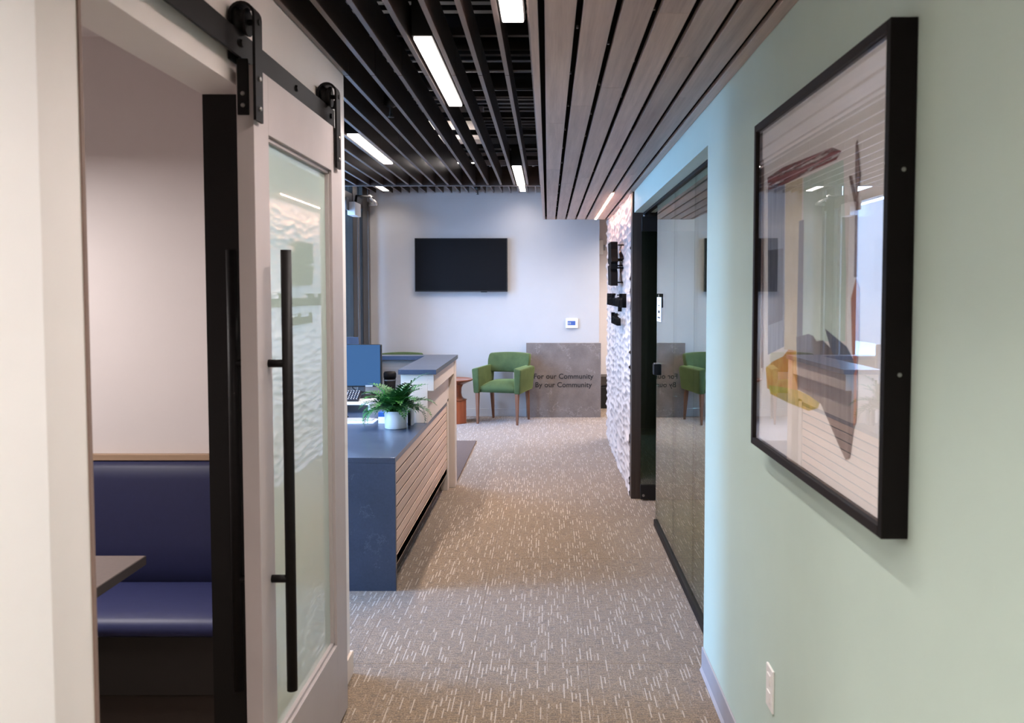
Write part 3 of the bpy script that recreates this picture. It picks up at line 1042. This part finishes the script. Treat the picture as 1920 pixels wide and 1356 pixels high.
# fern
fx, fy = -0.985, 5.67
fe = empty('potted_fern', (fx, fy, ZC), label='green fern in a white round pot on the stone counter', cat='plant')
MB().lathe((fx, fy, ZC), [(0, 0.0), (0.066, 0.0), (0.070, 0.004), (0.073, 0.112), (0.069, 0.114), (0.066, 0.10), (0, 0.10)], 40).build('pot', M['pot'], fe)
MB().lathe((fx, fy, ZC), [(0.066, 0.101), (0.03, 0.108), (0, 0.11)], 24).build('soil', M['soil'], fe)
rf = random.Random(11)


def frond(az, tilt, L, droop, mat, nl=13, wmax=0.066):
    b = MB()
    d = Vector((math.cos(az), math.sin(az), 0))
    pts = []
    p = Vector((fx, fy, ZC+0.105))+d*0.02
    a = tilt
    n = nl
    for i in range(n+1):
        pts.append(p.copy())
        p = p+(d*math.cos(a)+Vector((0, 0, 1))*math.sin(a))*(L/n)
        a -= droop/n*(0.4+1.3*i/n)
        if p.z < ZC+0.02:
            p.z = ZC+0.02
    b.tube(pts, [0.0022*(1-0.75*i/n) for i in range(n+1)], 5)
    side = Vector((-d.y, d.x, 0))
    for i in range(2, n+1):
        t = i/n
        wd = wmax*(math.sin(PI*min(1, 0.16+0.84*t))**0.7)*(1-0.35*t)+0.004
        tang = (pts[min(i+1, n)]-pts[i-1]).normalized()
        nrm = side.cross(tang).normalized()
        for sgn in (-1, 1):
            s_ = side*sgn
            tip = pts[i]+s_*wd+tang*wd*0.45-nrm*wd*0.18*rf.uniform(0.4, 1.6)
            hw = L/n*0.62
            m1 = pts[i]+(tip-pts[i])*0.45+tang*hw*0.8
            m2_ = pts[i]+(tip-pts[i])*0.45-tang*hw*0.8
            b.poly([pts[i]-tang*hw*0.4, m2_+nrm*0.0015, tip, m1])
    b.poly([pts[n]-side*0.004, pts[n]+tang*0.018, pts[n]+side*0.004])
    return b.build('frond', mat, fe)

for i in range(66):
    az = i*2.399963+rf.uniform(-0.2, 0.2)
    u = i/66
    tilt = 1.32-0.95*u+rf.uniform(-0.12, 0.12)
    L = rf.uniform(0.18, 0.26)*(1.18-0.18*u)
    ca = math.cos(az)
    L *= 1+0.12*max(0, ca)
    if math.sin(az) > 0.2: L *= 1-0.42*math.sin(az); tilt += 0.25*math.sin(az)
    if math.sin(az) < -0.35 and u > 0.5: L *= 0.72; tilt += 0.3
    frond(az, tilt, L, 1.15+1.0*u+rf.uniform(-0.2, 0.3), M['frond'] if rf.random() < 0.62 else M['frond_dark'])
# the long frond hanging over the left front of the pot
frond(math.radians(205), 0.55, 0.27, 2.6, M['frond'], 20, 0.034)
frond(math.radians(222), 0.6, 0.25, 2.4, M['frond'], 20, 0.034)
frond(math.radians(2), 0.75, 0.27, 1.5, M['frond'], 20, 0.036)

# ------------------------------------------------------------------ floor mat
fm = MB().box(-2.2, -0.765, 7.32, 9.38, 0.0, 0.009, 0.003).build('floor_mat', M['mat'])
tag(fm, 'dark brown walk-off mat on the carpet beyond the desk end', 'mat')

# ------------------------------------------------------------------ television
tv = empty('television', (-1.1, YB, 1.94), label='black flat television on the back wall, switched off', cat='television')
s_b = (11.20)/1650.0
tx0, tx1, tz0, tz1 = (778-1027)*s_b, (951.5-1027)*s_b, 1.6+(548-547)*s_b, 1.6+(548-447)*s_b
box('housing', M['black'], tx0, tx1, YB-0.085, YB-0.04, tz0, tz1, 0.004, tv)
box('screen', M['screen_black'], tx0+0.012, tx1-0.012, YB-0.088, YB-0.084, tz0+0.016, tz1-0.012, 0.001, tv)
box('wall_bracket', M['black_metal'], tx0+0.4, tx1-0.4, YB-0.04, YB-0.002, 1.80, 2.08, 0.002, tv)
box('sensor_bump', M['black'], tx1-0.34, tx1-0.26, YB-0.08, YB-0.06, tz0-0.008, tz0+0.002, 0.003, tv)


# ------------------------------------------------------------------ text helper
def text_mesh(name, body, size, depth, mat, parent, rot, loc, align='CENTER', bold=0.0, spacing=1.0):
    cu = bpy.data.curves.new(name, 'FONT')
    cu.body = body
    cu.size = size
    cu.extrude = depth
    cu.offset = bold
    cu.align_x = align
    cu.space_character = spacing
    cu.resolution_u = 4
    tmp = bpy.data.objects.new(name+'_tmp', cu)
    COL.objects.link(tmp)
    dg = bpy.context.evaluated_depsgraph_get()
    me = bpy.data.meshes.new_from_object(tmp.evaluated_get(dg))
    bpy.data.objects.remove(tmp)
    me.transform(Matrix.Translation(Vector(loc)-wloc(parent)) @ rot.to_4x4())
    me.materials.clear()
    me.materials.append(mat)
    o = bpy.data.objects.new(name, me)
    COL.objects.link(o)
    o.parent = parent
    return o

ROT_BACK = Matrix(((1, 0, 0), (0, 0, -1), (0, 1, 0)))          # text facing -Y
ROT_RIGHT = Matrix(((0, 0, -1), (-1, 0, 0), (0, 1, 0)))        # text facing -X, reading towards -Y

# ------------------------------------------------------------------ limestone slab
ls = empty('limestone_slab', (0.2, YB-0.1, 0), label='upright grey limestone slab lettered For our Community By our Community', cat='stone slab')
lx0, lx1 = (986.5-1027)*s_b, (1127-1027)*s_b
ly0 = YB-0.10
sm = MB().box(lx0, lx1, ly0, YB-0.011, 0, 0.952, 0.003)
sm.build('slab', M['limestone'], ls)
text_mesh('lettering', 'For our Community', 0.0905, 0.0015, M['ink'], ls, ROT_BACK, ((1056.5-1027)*s_b, ly0-0.001, 1.6-(710.5-548)*s_b), bold=0.0012, spacing=1.03)
text_mesh('lettering', 'By our Community', 0.0905, 0.0015, M['ink'], ls, ROT_BACK, ((1056.5-1027)*s_b, ly0-0.001, 1.6-(726.5-548)*s_b), bold=0.0012, spacing=1.03)

# thermostat
th = empty('thermostat', (0.3, YB, 1.22), label='white thermostat with blue screen on the back wall', cat='thermostat')
hx0, hx1, hz0, hz1 = (1061-1027)*s_b, (1084-1027)*s_b, 1.6-(616-548)*s_b, 1.6-(597.5-548)*s_b
box('body', M['white_plastic'], hx0, hx1, YB-0.025, YB, hz0, hz1, 0.008, th, seg=3)
box('screen', M['lcd'], hx0+0.024, hx1-0.032, YB-0.0265, YB-0.024, hz0+0.038, hz1-0.032, 0, th)
dg_ = MB()
for i, xx in enumerate((0.032, 0.052)):
    dg_.box(hx0+xx, hx0+xx+0.013, YB-0.0275, YB-0.026, hz0+0.05, hz0+0.078)
dg_.build('readout', M['lcd_digit'], th)

# wall outlet by the chair
ob = empty('outlet', (-0.42, YB, 0.58), label='white outlet on the back wall seen through the armchair', cat='outlet')
ox = (968-1027)*s_b
box('plate', M['white_plastic'], ox-0.045, ox+0.045, YB-0.007, YB, 0.45, 0.565, 0.002, ob)
for z in (0.473, 0.516):
    box('socket', M['grey_plastic'], ox-0.017, ox+0.017, YB-0.009, YB-0.006, z, z+0.028, 0.002, ob)

# ------------------------------------------------------------------ armchair
def make_chair(loc, rz, label):
    t = empty('armchair', loc, rz, label, 'chair', None)
    t.scale = (0.94, 1, 1)
    V = M['velvet']
    # seat: crowned box  (local: front is -Y)
    s_ = MB()
    nx, ny = 12, 10
    xs = [-0.245+0.49*i/nx for i in range(nx+1)]
    ys = [-0.25+0.47*j/ny for j in range(ny+1)]
    top = [[None]*(ny+1) for _ in range(nx+1)]
    bm = s_.bm
    for i, x in enumerate(xs):
        for j, y in enumerate(ys):
            u, v = i/nx*2-1, j/ny*2-1
            z = 0.455+0.075*(1-abs(u)**3.0)*(1-max(0, -v)**4)*(1-0.25*max(0, v))
            top[i][j] = bm.verts.new((x, y, z))
    for i in range(nx):
        for j in range(ny):
            f = bm.faces.new([top[i][j], top[i+1][j], top[i+1][j+1], top[i][j+1]]); f.smooth = True
    rim = [top[i][0] for i in range(nx+1)]+[top[nx][j] for j in range(1, ny+1)]+[top[i][ny] for i in range(nx-1, -1, -1)]+[top[0][j] for j in range(ny-1, 0, -1)]
    low = [bm.verts.new((v.co.x, v.co.y, 0.385)) for v in rim]
    for k in range(len(rim)):
        f = bm.faces.new([rim[k], low[k], low[(k+1) % len(rim)], rim[(k+1) % len(rim)]]); f.smooth = True
    bm.faces.new(low)
    s_.build('seat', V, t, True)
    # arms: slab with sloping top and rounded edges
    for sg in (-1, 1):
        a = MB()
        x0 = sg*0.245
        x1 = sg*0.315
        tb_ = bmesh.new()
        pts = [(-0.285, 0.375), (0.235, 0.395), (0.275, 0.655), (0.235, 0.700), (-0.30, 0.690)]
        va = [tb_.verts.new((x0-sg*0.006, y, z)) for y, z in pts]
        vb = [tb_.verts.new((x1+sg*(0.02 if z > 0.5 else 0), y, z-(0.02 if z > 0.66 else 0))) for y, z in pts]
        tb_.faces.new(va); tb_.faces.new(vb[::-1])
        for i in range(5):
            tb_.faces.new([va[i], vb[i], vb[(i+1) % 5], va[(i+1) % 5]])
        bmesh.ops.recalc_face_normals(tb_, faces=tb_.faces)
        bmesh.ops.bevel(tb_, geom=list(tb_.edges), offset=0.018, segments=3, affect='EDGES', profile=0.6)
        for f in tb_.faces: f.smooth = True
        a.merge(tb_)
        a.build('arm', V, t, True)
    # backrest: curved upholstered pad leaning back
    b = MB()
    tb_ = bmesh.new()
    nn = 12
    fr_, bk = [], []
    for j, (z, y, hw) in enumerate(((0.60, 0.215, 0.275), (0.66, 0.222, 0.285), (0.75, 0.250, 0.29), (0.82, 0.275, 0.285), (0.845, 0.287, 0.275))):
        rowf, rowb = [], []
        for i in range(nn+1):
            u = i/nn*2-1
            cz = z-(0.012*u*u if j > 2 else -0.004*u*u)
            cy = y-0.05*u*u
            puff = 0.0 if j in (0, 4) else 0.012
            rowf.append(tb_.verts.new((hw*u, cy-0.035-puff, cz)))
            rowb.append(tb_.verts.new((hw*u, cy+0.035+puff*0.6, cz)))
        fr_.append(rowf); bk.append(rowb)
    for j in range(4):
        for i in range(nn):
            tb_.faces.new([fr_[j][i], fr_[j][i+1], fr_[j+1][i+1], fr_[j+1][i]])
            tb_.faces.new([bk[j][i+1], bk[j][i], bk[j+1][i], bk[j+1][i+1]])
        tb_.faces.new([fr_[j][0], fr_[j+1][0], bk[j+1][0], bk[j][0]])
        tb_.faces.new([fr_[j][nn], bk[j][nn], bk[j+1][nn], fr_[j+1][nn]])
    for i in range(nn):
        tb_.faces.new([fr_[0][i+1], fr_[0][i], bk[0][i], bk[0][i+1]])
        tb_.faces.new([fr_[4][i], fr_[4][i+1], bk[4][i+1], bk[4][i]])
    for f in tb_.faces: f.smooth = True
    b.merge(tb_)
    o = b.build('backrest', V, t, True)
    md = o.modifiers.new('bevel', 'BEVEL'); md.width = 0.014; md.segments = 3; md.limit_method = 'ANGLE'; md.angle_limit = math.radians(50)
    # legs
    for (x, y, lean) in ((-0.27, -0.255, 0.0), (0.27, -0.255, 0.0), (-0.25, 0.20, 0.055), (0.25, 0.20, 0.055)):
        l = MB()
        tb_ = bmesh.new()
        w1, w0 = 0.024, 0.013
        A = [tb_.verts.new((x+a_*w0, y+lean+b_*w0, 0)) for a_, b_ in ((-1, -1), (1, -1), (1, 1), (-1, 1))]
        B = [tb_.verts.new((x+a_*w1, y+b_*w1, 0.392)) for a_, b_ in ((-1, -1), (1, -1), (1, 1), (-1, 1))]
        tb_.faces.new(A[::-1]); tb_.faces.new(B)
        for i in range(4):
            tb_.faces.new([A[i], A[(i+1) % 4], B[(i+1) % 4], B[i]])
        bmesh.ops.bevel(tb_, geom=list(tb_.edges), offset=0.003, segments=1, affect='EDGES')
        l.merge(tb_)
        l.build('leg', M['leg_wood'], t, True)
    return t

CH = (-0.538, 10.83, 0)
ch1 = make_chair(CH, math.radians(-16.5), 'green velvet armchair with walnut legs beside the limestone slab')
ch1['group'] = 'green velvet armchairs'
ch2 = ch1.copy()
COL.objects.link(ch2)
for c_ in list(ch1.children):
    k_ = c_.copy(); COL.objects.link(k_); k_.parent = ch2
ch2.location = (-1.80, 10.80, 0)
ch2.rotation_euler = (0, 0, math.radians(8))
ch2['label'] = 'green armchair hidden behind the desk, only its back top showing'

# ------------------------------------------------------------------ side table
st = empty('side_table', (-1.15, 10.74, 0), label='red walnut pedestal side table between desk end and armchair', cat='table')
c = (-1.15, 10.74, 0)
MB().lathe(c, [(0, 0), (0.165, 0), (0.17, 0.005), (0.17, 0.28), (0.165, 0.285), (0, 0.285)], 6, smooth=False, phase=PI/6+0.12).build('base_block', M['table_wood'], st)
MB().lathe(c, [(0, 0.285), (0.16, 0.286), (0.125, 0.298), (0.10, 0.325), (0.092, 0.37), (0.095, 0.43), (0.11, 0.465), (0.13, 0.48), (0, 0.481)], 32).build('stem', M['table_wood'], st)
MB().lathe(c, [(0, 0.478), (0.13, 0.478), (0.228, 0.522), (0.238, 0.530), (0.240, 0.540), (0.229, 0.541), (0.223, 0.536), (0, 0.536)], 48).build('top', M['table_top_wood'], st)

# ------------------------------------------------------------------ things past the right end of the back wall
bn = empty('waste_bin', (0.83, 12.2, 0), label='black bin with crumpled liner past the end of the back wall', cat='bin')
box('body', M['black'], 0.68, 0.98, 12.05, 12.4, 0, 0.30, 0.006, bn)
lb_ = MB().prism([(0.675, 12.045, 0.30), (0.985, 12.045, 0.38), (0.985, 12.045, 0.44), (0.675, 12.045, 0.44)], (0, 0.36, 0))
lb_.build('liner', M['table_edge'], bn)
wd_ = empty('wall_alarm', (0.72, 12.5, 2.2), label='white alarm device on the beige wall by the soffit end', cat='alarm')
box('body', M['white_plastic'], 0.715, 0.785, 12.46, 12.5, 2.13, 2.34, 0.006, wd_)
box('lens', M['grey_plastic'], 0.785, 0.815, 12.47, 12.5, 2.19, 2.27, 0.004, wd_)

# ------------------------------------------------------------------ carved relief wall
def relief(name, y0, y1, z0, z1, seed, parent):
    ny = int((y1-y0)/0.0085)
    nz = int((z1-z0)/0.0075)
    ys = np.linspace(y0, y1, ny)
    zs = np.linspace(z0, z1, nz)
    Y, Z = np.meshgrid(ys, zs, indexing='ij')
    rs_ = np.random.RandomState(5)
    cy, cz = 0.36, 0.058
    GY, GZ = 24, 60
    jy = rs_.uniform(-0.30, 0.30, (GY, GZ))
    jz = rs_.uniform(-0.28, 0.28, (GY, GZ))
    dp = rs_.uniform(0.8, 1.2, (GY, GZ))
    warp = 0.012*np.sin(Y*9+Z*5)+0.008*np.sin(Y*23-Z*4)
    U = (Y-6.0)/cy
    W = (Z+0.5+warp)/cz
    best = np.full(U.shape, 9.0)
    i0 = np.floor(U).astype(int)
    k0 = np.floor(W).astype(int)
    for di in (-1, 0, 1, 2):
        for dk in (-2, -1, 0, 1, 2):
            ii = np.clip(i0+di, 0, GY-1)
            kk = np.clip(k0+dk, 0, GZ-1)
            su_ = ii+0.5*(kk % 2)+jy[ii, kk]
            sw_ = kk+0.5+jz[ii, kk]
            d = np.sqrt(((U-su_))**2+((W-sw_))**2)
            # scoops are deeper at their top edge, so each lower lip stands out
            d = d*dp[ii, kk]+0.10*(sw_-W)
            best = np.minimum(best, d)
    hgt = 0.040*np.clip(best, -0.2, 1.0)**1.6
    X = 0.658-hgt
    verts = np.stack([X, Y, Z], -1).reshape(-1, 3)-np.array(wloc(parent))
    idx = np.arange(ny*nz).reshape(ny, nz)
    f = np.stack([idx[:-1, :-1], idx[:-1, 1:], idx[1:, 1:], idx[1:, :-1]], -1).reshape(-1, 4)
    me = bpy.data.meshes.new(name)
    me.vertices.add(len(verts)); me.vertices.foreach_set('co', verts.astype(np.float32).ravel())
    me.loops.add(f.size); me.loops.foreach_set('vertex_index', f.astype(np.int32).ravel())
    me.polygons.add(len(f))
    me.polygons.foreach_set('loop_start', (np.arange(len(f))*4).astype(np.int32))
    me.polygons.foreach_set('use_smooth', np.ones(len(f), dtype=bool))
    me.update(); me.validate()
    me.materials.append(M['relief'])
    o = bpy.data.objects.new(name, me)
    COL.objects.link(o)
    o.parent = parent
    return o

rw = MB().box(0.655, 0.86, 6.86, 9.62, 0, ZS+0.05).build('wall_carved', M['relief'])
struct(rw, 'white carved scalloped wall under the warm strip light', 'wall')
for (a, b) in ((6.862, 8.235), (8.238, 9.62)):
    relief('relief_panel', a, b, 0.0, 1.598, 1, rw)
    relief('relief_panel', a, b, 1.601, ZS+0.03, 2, rw)

# lettering and emblem on the carved wall
sg_ = empty('wall_sign', (0.6, 7.7, 1.6), label='black standoff emblem and raised lettering on the carved wall', cat='sign')
def emblem_piece(pts):
    e = MB().prism([(0.545, y, z) for y, z in pts], (0.058, 0, 0)).build('emblem_piece', M['sign_black'], sg_)
    ys_ = [p_[0] for p_ in pts]; zs_ = [p_[1] for p_ in pts]
    for (yy, zz) in ((min(ys_)+0.05, min(zs_)+0.03), (min(ys_)+0.05, max(zs_)-0.03)):
        MB().tube([(0.603, yy, zz), (0.655, yy, zz)], 0.006, 8).build('pin', M['sign_black'], e)
# outline read towards smaller Y: upper leaf, middle flare, lower leaf
emblem_piece([(7.98, 2.035), (7.62, 2.035), (7.61, 1.97), (7.58, 1.90), (7.54, 1.865), (7.60, 1.855), (7.96, 1.90)])
emblem_piece([(8.03, 1.905), (7.93, 1.902), (7.70, 1.875), (7.60, 1.845), (7.60, 1.80), (7.72, 1.83), (7.86, 1.845), (7.98, 1.86)])
emblem_piece([(8.02, 1.835), (7.80, 1.84), (7.68, 1.81), (7.60, 1.77), (7.58, 1.655), (7.94, 1.665), (7.98, 1.79)])
text_mesh('letters', 'Midland Community Fund', 0.172, 0.016, M['sign_black'], sg_, ROT_RIGHT, (0.597, 7.75, 1.475), bold=-0.004, spacing=1.0)
text_mesh('letters', 'Foundation', 0.155, 0.016, M['sign_black'], sg_, ROT_RIGHT, (0.597, 7.72, 1.315), bold=-0.004, spacing=1.0)

# ------------------------------------------------------------------ glass office front
GX = 0.745
gf = empty('glass_partition', (GX, 4.8, 0), label='frameless reflective glass office front with black base channel', cat='glass wall')
tag(gf, kind='structure')
for (a, b) in ((3.60, 4.445), (4.449, 5.155), (5.159, 5.965)):
    box('glass_panel', M['glass_wall'], GX-0.005, GX+0.005, a, b, 0.03, 2.192, 0, gf)
box('glass_edge', M['glass_edge'], GX-0.0052, GX+0.0052, 5.9655, 5.972, 0.03, 2.192, 0, gf)
box('base_channel', M['black_metal'], GX-0.018, GX+0.018, 3.60, 5.97, 0, 0.045, 0.002, gf)
box('head_channel', M['black_metal'], GX-0.018, GX+0.018, 3.60, 6.74, 2.188, 2.206, 0.002, gf)

gd = empty('glass_door', (1.08, 6.70, 0), label='open frameless glass door with black top and bottom rails', cat='door')
box('top_rail', M['black'], 0.712, 1.45, 6.69, 6.725, 2.06, 2.17, 0.003, gd)
box('bottom_rail', M['black'], 0.712, 1.45, 6.69, 6.725, 0.01, 0.12, 0.003, gd)
box('glass_leaf', M['glass_wall'], 0.714, 1.45, 6.702, 6.712, 0.12, 2.06, 0, gd)
MB().tube([(0.735, 6.707, 2.17), (0.735, 6.707, 2.19)], 0.012, 12).build('pivot', M['screw'], gd)
MB().tube([(0.735, 6.69, 0.04), (0.735, 6.684, 0.04)], 0.010, 12).build('floor_lock', M['screw'], gd)
lk = empty('strike_box', (GX, 5.93, 1.08), label='black lock strike box clamped on the edge of the glass', cat='lock')
box('body', M['black_metal'], GX-0.030, GX+0.030, 5.90, 5.985, 1.042, 1.115, 0.004, lk)
box('cap', M['screw'], GX-0.024, GX+0.024, 5.905, 5.98, 1.115, 1.120, 0.002, lk)
sn = empty('door_sign', (GX, 5.83, 1.48), label='small white paper sign taped near the glass edge', cat='sign')
box('sheet', M['paper'], GX-0.0075, GX-0.0055, 5.735, 5.945, 1.405, 1.567, 0, sn)
box('backing', M['navy_edge'], GX-0.0055, GX-0.005, 5.73, 5.735, 1.40, 1.567, 0, sn)
tl = MB()
for (z, hw, hh) in ((1.545, 0.008, 0.006), (1.512, 0.028, 0.004), (1.500, 0.012, 0.003), (1.470, 0.045, 0.009), (1.432, 0.065, 0.0045)):
    tl.box(GX-0.0079, GX-0.0075, 5.84-hw, 5.84+hw, z-hh, z+hh)
tl.build('print', M['ink'], sn)

# ------------------------------------------------------------------ framed picture
pf = empty('framed_picture', (0.635, 2.1, 1.6), label='abstract print under glass in a deep black frame on the green wall', cat='picture')
FX = 0.610
py0, py1, pz0, pz1 = 1.590, 2.625, 1.148, 2.089
ft = 0.020
box('frame_side', M['frame_black'], FX, XR-0.001, py0, py0+ft, pz0, pz1, 0.001, pf)
box('frame_side', M['frame_face'], FX, XR-0.001, py1-ft, py1, pz0, pz1, 0.001, pf)
box('frame_side', M['frame_face'], FX, XR-0.001, py0+ft, py1-ft, pz0, pz0+ft, 0.001, pf)
box('frame_side', M['frame_face'], FX, XR-0.001, py0+ft, py1-ft, pz1-ft, pz1, 0.001, pf)
box('glass', M['pic_glass'], FX+0.006, FX+0.008, py0+ft, py1-ft, pz0+ft, pz1-ft, 0, pf)


def mat_paint(name, a, b, cover=1.0, streak='Z', scale=30, thr=0.5):
    m = N(name)
    sc = {'Z': (1, 60, 4), 'Y': (1, 4, 60), 'N': (1, 14, 14)}[streak]
    p = m.pos(sc)
    n1 = m.noise(scale/30.0, 5, 0.65, p)
    m.base(m.ramp(n1, lin(a), lin(b), 0.32, 0.68))
    m.set(0.8, 0, 0.2)
    if cover < 1:
        n2 = m.noise(scale/22.0, 5, 0.7, p)
        al = m.ramp(n2, (1, 1, 1, 1), (0, 0, 0, 1), cover-0.12, cover+0.12)
        m.l(al, m.b.inputs['Alpha'])
    return m.m

PM = [M['paper'],
      mat_paint('dark_red_wash', (124, 64, 74), (180, 124, 124), 0.56, 'Y'),
      mat_paint('blue_grey_wash', (124, 136, 164), (176, 184, 200), 0.85, 'Z'),
      mat_paint('cream_wash', (226, 214, 186), (236, 226, 204), 1.0, 'N'),
      mat_paint('slate_stroke', (128, 130, 144), (160, 162, 172), 0.8, 'Z'),
      mat_paint('mint_wash', (210, 232, 222), (222, 238, 232), 1.0, 'N'),
      mat_paint('charcoal_wash', (92, 86, 92), (140, 132, 134), 0.9, 'Z'),
      mat_paint('orange_wash', (206, 120, 62), (232, 190, 104), 0.85, 'N'),
      mat_paint('olive_yellow_wash', (150, 150, 60), (226, 194, 90), 0.7, 'N'),
      mat_paint('rust_stroke', (166, 98, 66), (198, 140, 104), 0.9, 'Z'),
      mat_paint('thin_grey_line', (120, 106, 104), (176, 150, 146), 0.62, 'Z'),
      mat_paint('deep_slate', (84, 90, 108), (120, 124, 138), 0.9, 'Z')]
ART = [(5, [(2.1821, 1.8799), (1.8897, 1.8819), (1.8604, 1.6315), (1.8602, 1.496), (2.027, 1.4867), (2.1715, 1.4892)]), (3, [(2.3473, 1.887), (2.1913, 1.8837), (2.1971, 1.4504), (2.3357, 1.448)]), (2, [(2.5339, 1.8992), (2.3529, 1.8947), (2.3425, 1.583), (2.3413, 1.4548), (2.5099, 1.4214)]), (11, [(2.5248, 1.7191), (2.3598, 1.717), (2.3555, 1.5256), (2.508, 1.5056)]), (1, [(2.5414, 1.9275), (2.3707, 1.9338), (2.0895, 1.9242), (1.9653, 1.9201), (1.9009, 1.9017), (1.935, 1.8886), (2.0877, 1.889), (2.3421, 1.8864), (2.5274, 1.8909)]), (4, [(2.2136, 1.7777), (2.1725, 1.7783), (2.1699, 1.4588), (2.2208, 1.4528)]), (7, [(2.5324, 1.3811), (2.4555, 1.4058), (2.3453, 1.4288), (2.2945, 1.4507), (2.2207, 1.4515), (2.2061, 1.3485), (2.2882, 1.3252), (2.5111, 1.3246)]), (8, [(2.4934, 1.3357), (2.3412, 1.3461), (2.1923, 1.3541), (2.0201, 1.3487), (2.0392, 1.33), (2.1095, 1.3142), (2.2875, 1.3112), (2.4744, 1.3134)]), (6, [(2.2225, 1.4866), (2.1188, 1.4996), (2.0804, 1.4964), (2.0551, 1.4851), (2.0076, 1.4902), (1.9428, 1.4736), (1.8452, 1.4608), (1.7901, 1.4453), (1.7815, 1.3969), (1.7965, 1.3235), (1.8154, 1.2557), (1.841, 1.2463), (1.8863, 1.269), (1.9491, 1.306), (2.0159, 1.343), (2.1027, 1.3513), (2.2017, 1.3558)]), (11, [(1.9936, 1.5177), (1.9519, 1.5087), (1.8465, 1.4855), (1.7938, 1.4559), (1.7967, 1.3897), (1.8776, 1.4377), (1.9501, 1.4731)]), (9, [(1.8256, 1.5867), (1.7964, 1.6305), (1.7769, 1.6086), (1.7745, 1.5008), (1.7896, 1.4344), (1.8137, 1.4765)]), (10, [(1.8514, 1.843), (1.8352, 1.8409), (1.7917, 1.7815), (1.7902, 1.6304), (1.8088, 1.6307), (1.8097, 1.7725)]), (10, [(1.8132, 1.9029), (1.8012, 1.9095), (1.7822, 1.8339), (1.7978, 1.7821), (1.813, 1.838)]), (9, [(1.7989, 1.4335), (1.7809, 1.4461), (1.7816, 1.3368), (1.7965, 1.3235)]), (10, [(2.6072, 1.9889), (2.5815, 1.9851), (2.5637, 1.3784), (2.5828, 1.3768)])]
pr = MB()
pr.box(FX+0.020, FX+0.030, py0+ft, py1-ft, pz0+ft, pz1-ft, 0, 1, 0)
for i, (mi, pts) in enumerate(ART):
    xx = FX+0.0195-0.00012*i
    pr.poly([(xx, y, z) for y, z in pts], mi)
pr.build('print', PM, pf, label='abstract brushwork in blue grey, cream, mint, rust and charcoal')
for z in (1.45, 1.82):
    MB().tube([(FX+0.028, py0+0.0005, z), (FX+0.028, py0-0.001, z)], 0.004, 10).build('plug', M['screw'], pf)

# outlet on the green wall
og = empty('outlet', (XR, 2.55, 0.43), label='white outlet low on the green wall under the picture', cat='outlet')
box('plate', M['white_plastic'], XR-0.007, XR, 2.505, 2.580, 0.370, 0.497, 0.0025, og)
for z in (0.392, 0.444):
    box('socket', M['white_plastic'], XR-0.010, XR-0.006, 2.525, 2.560, z, z+0.032, 0.003, og)
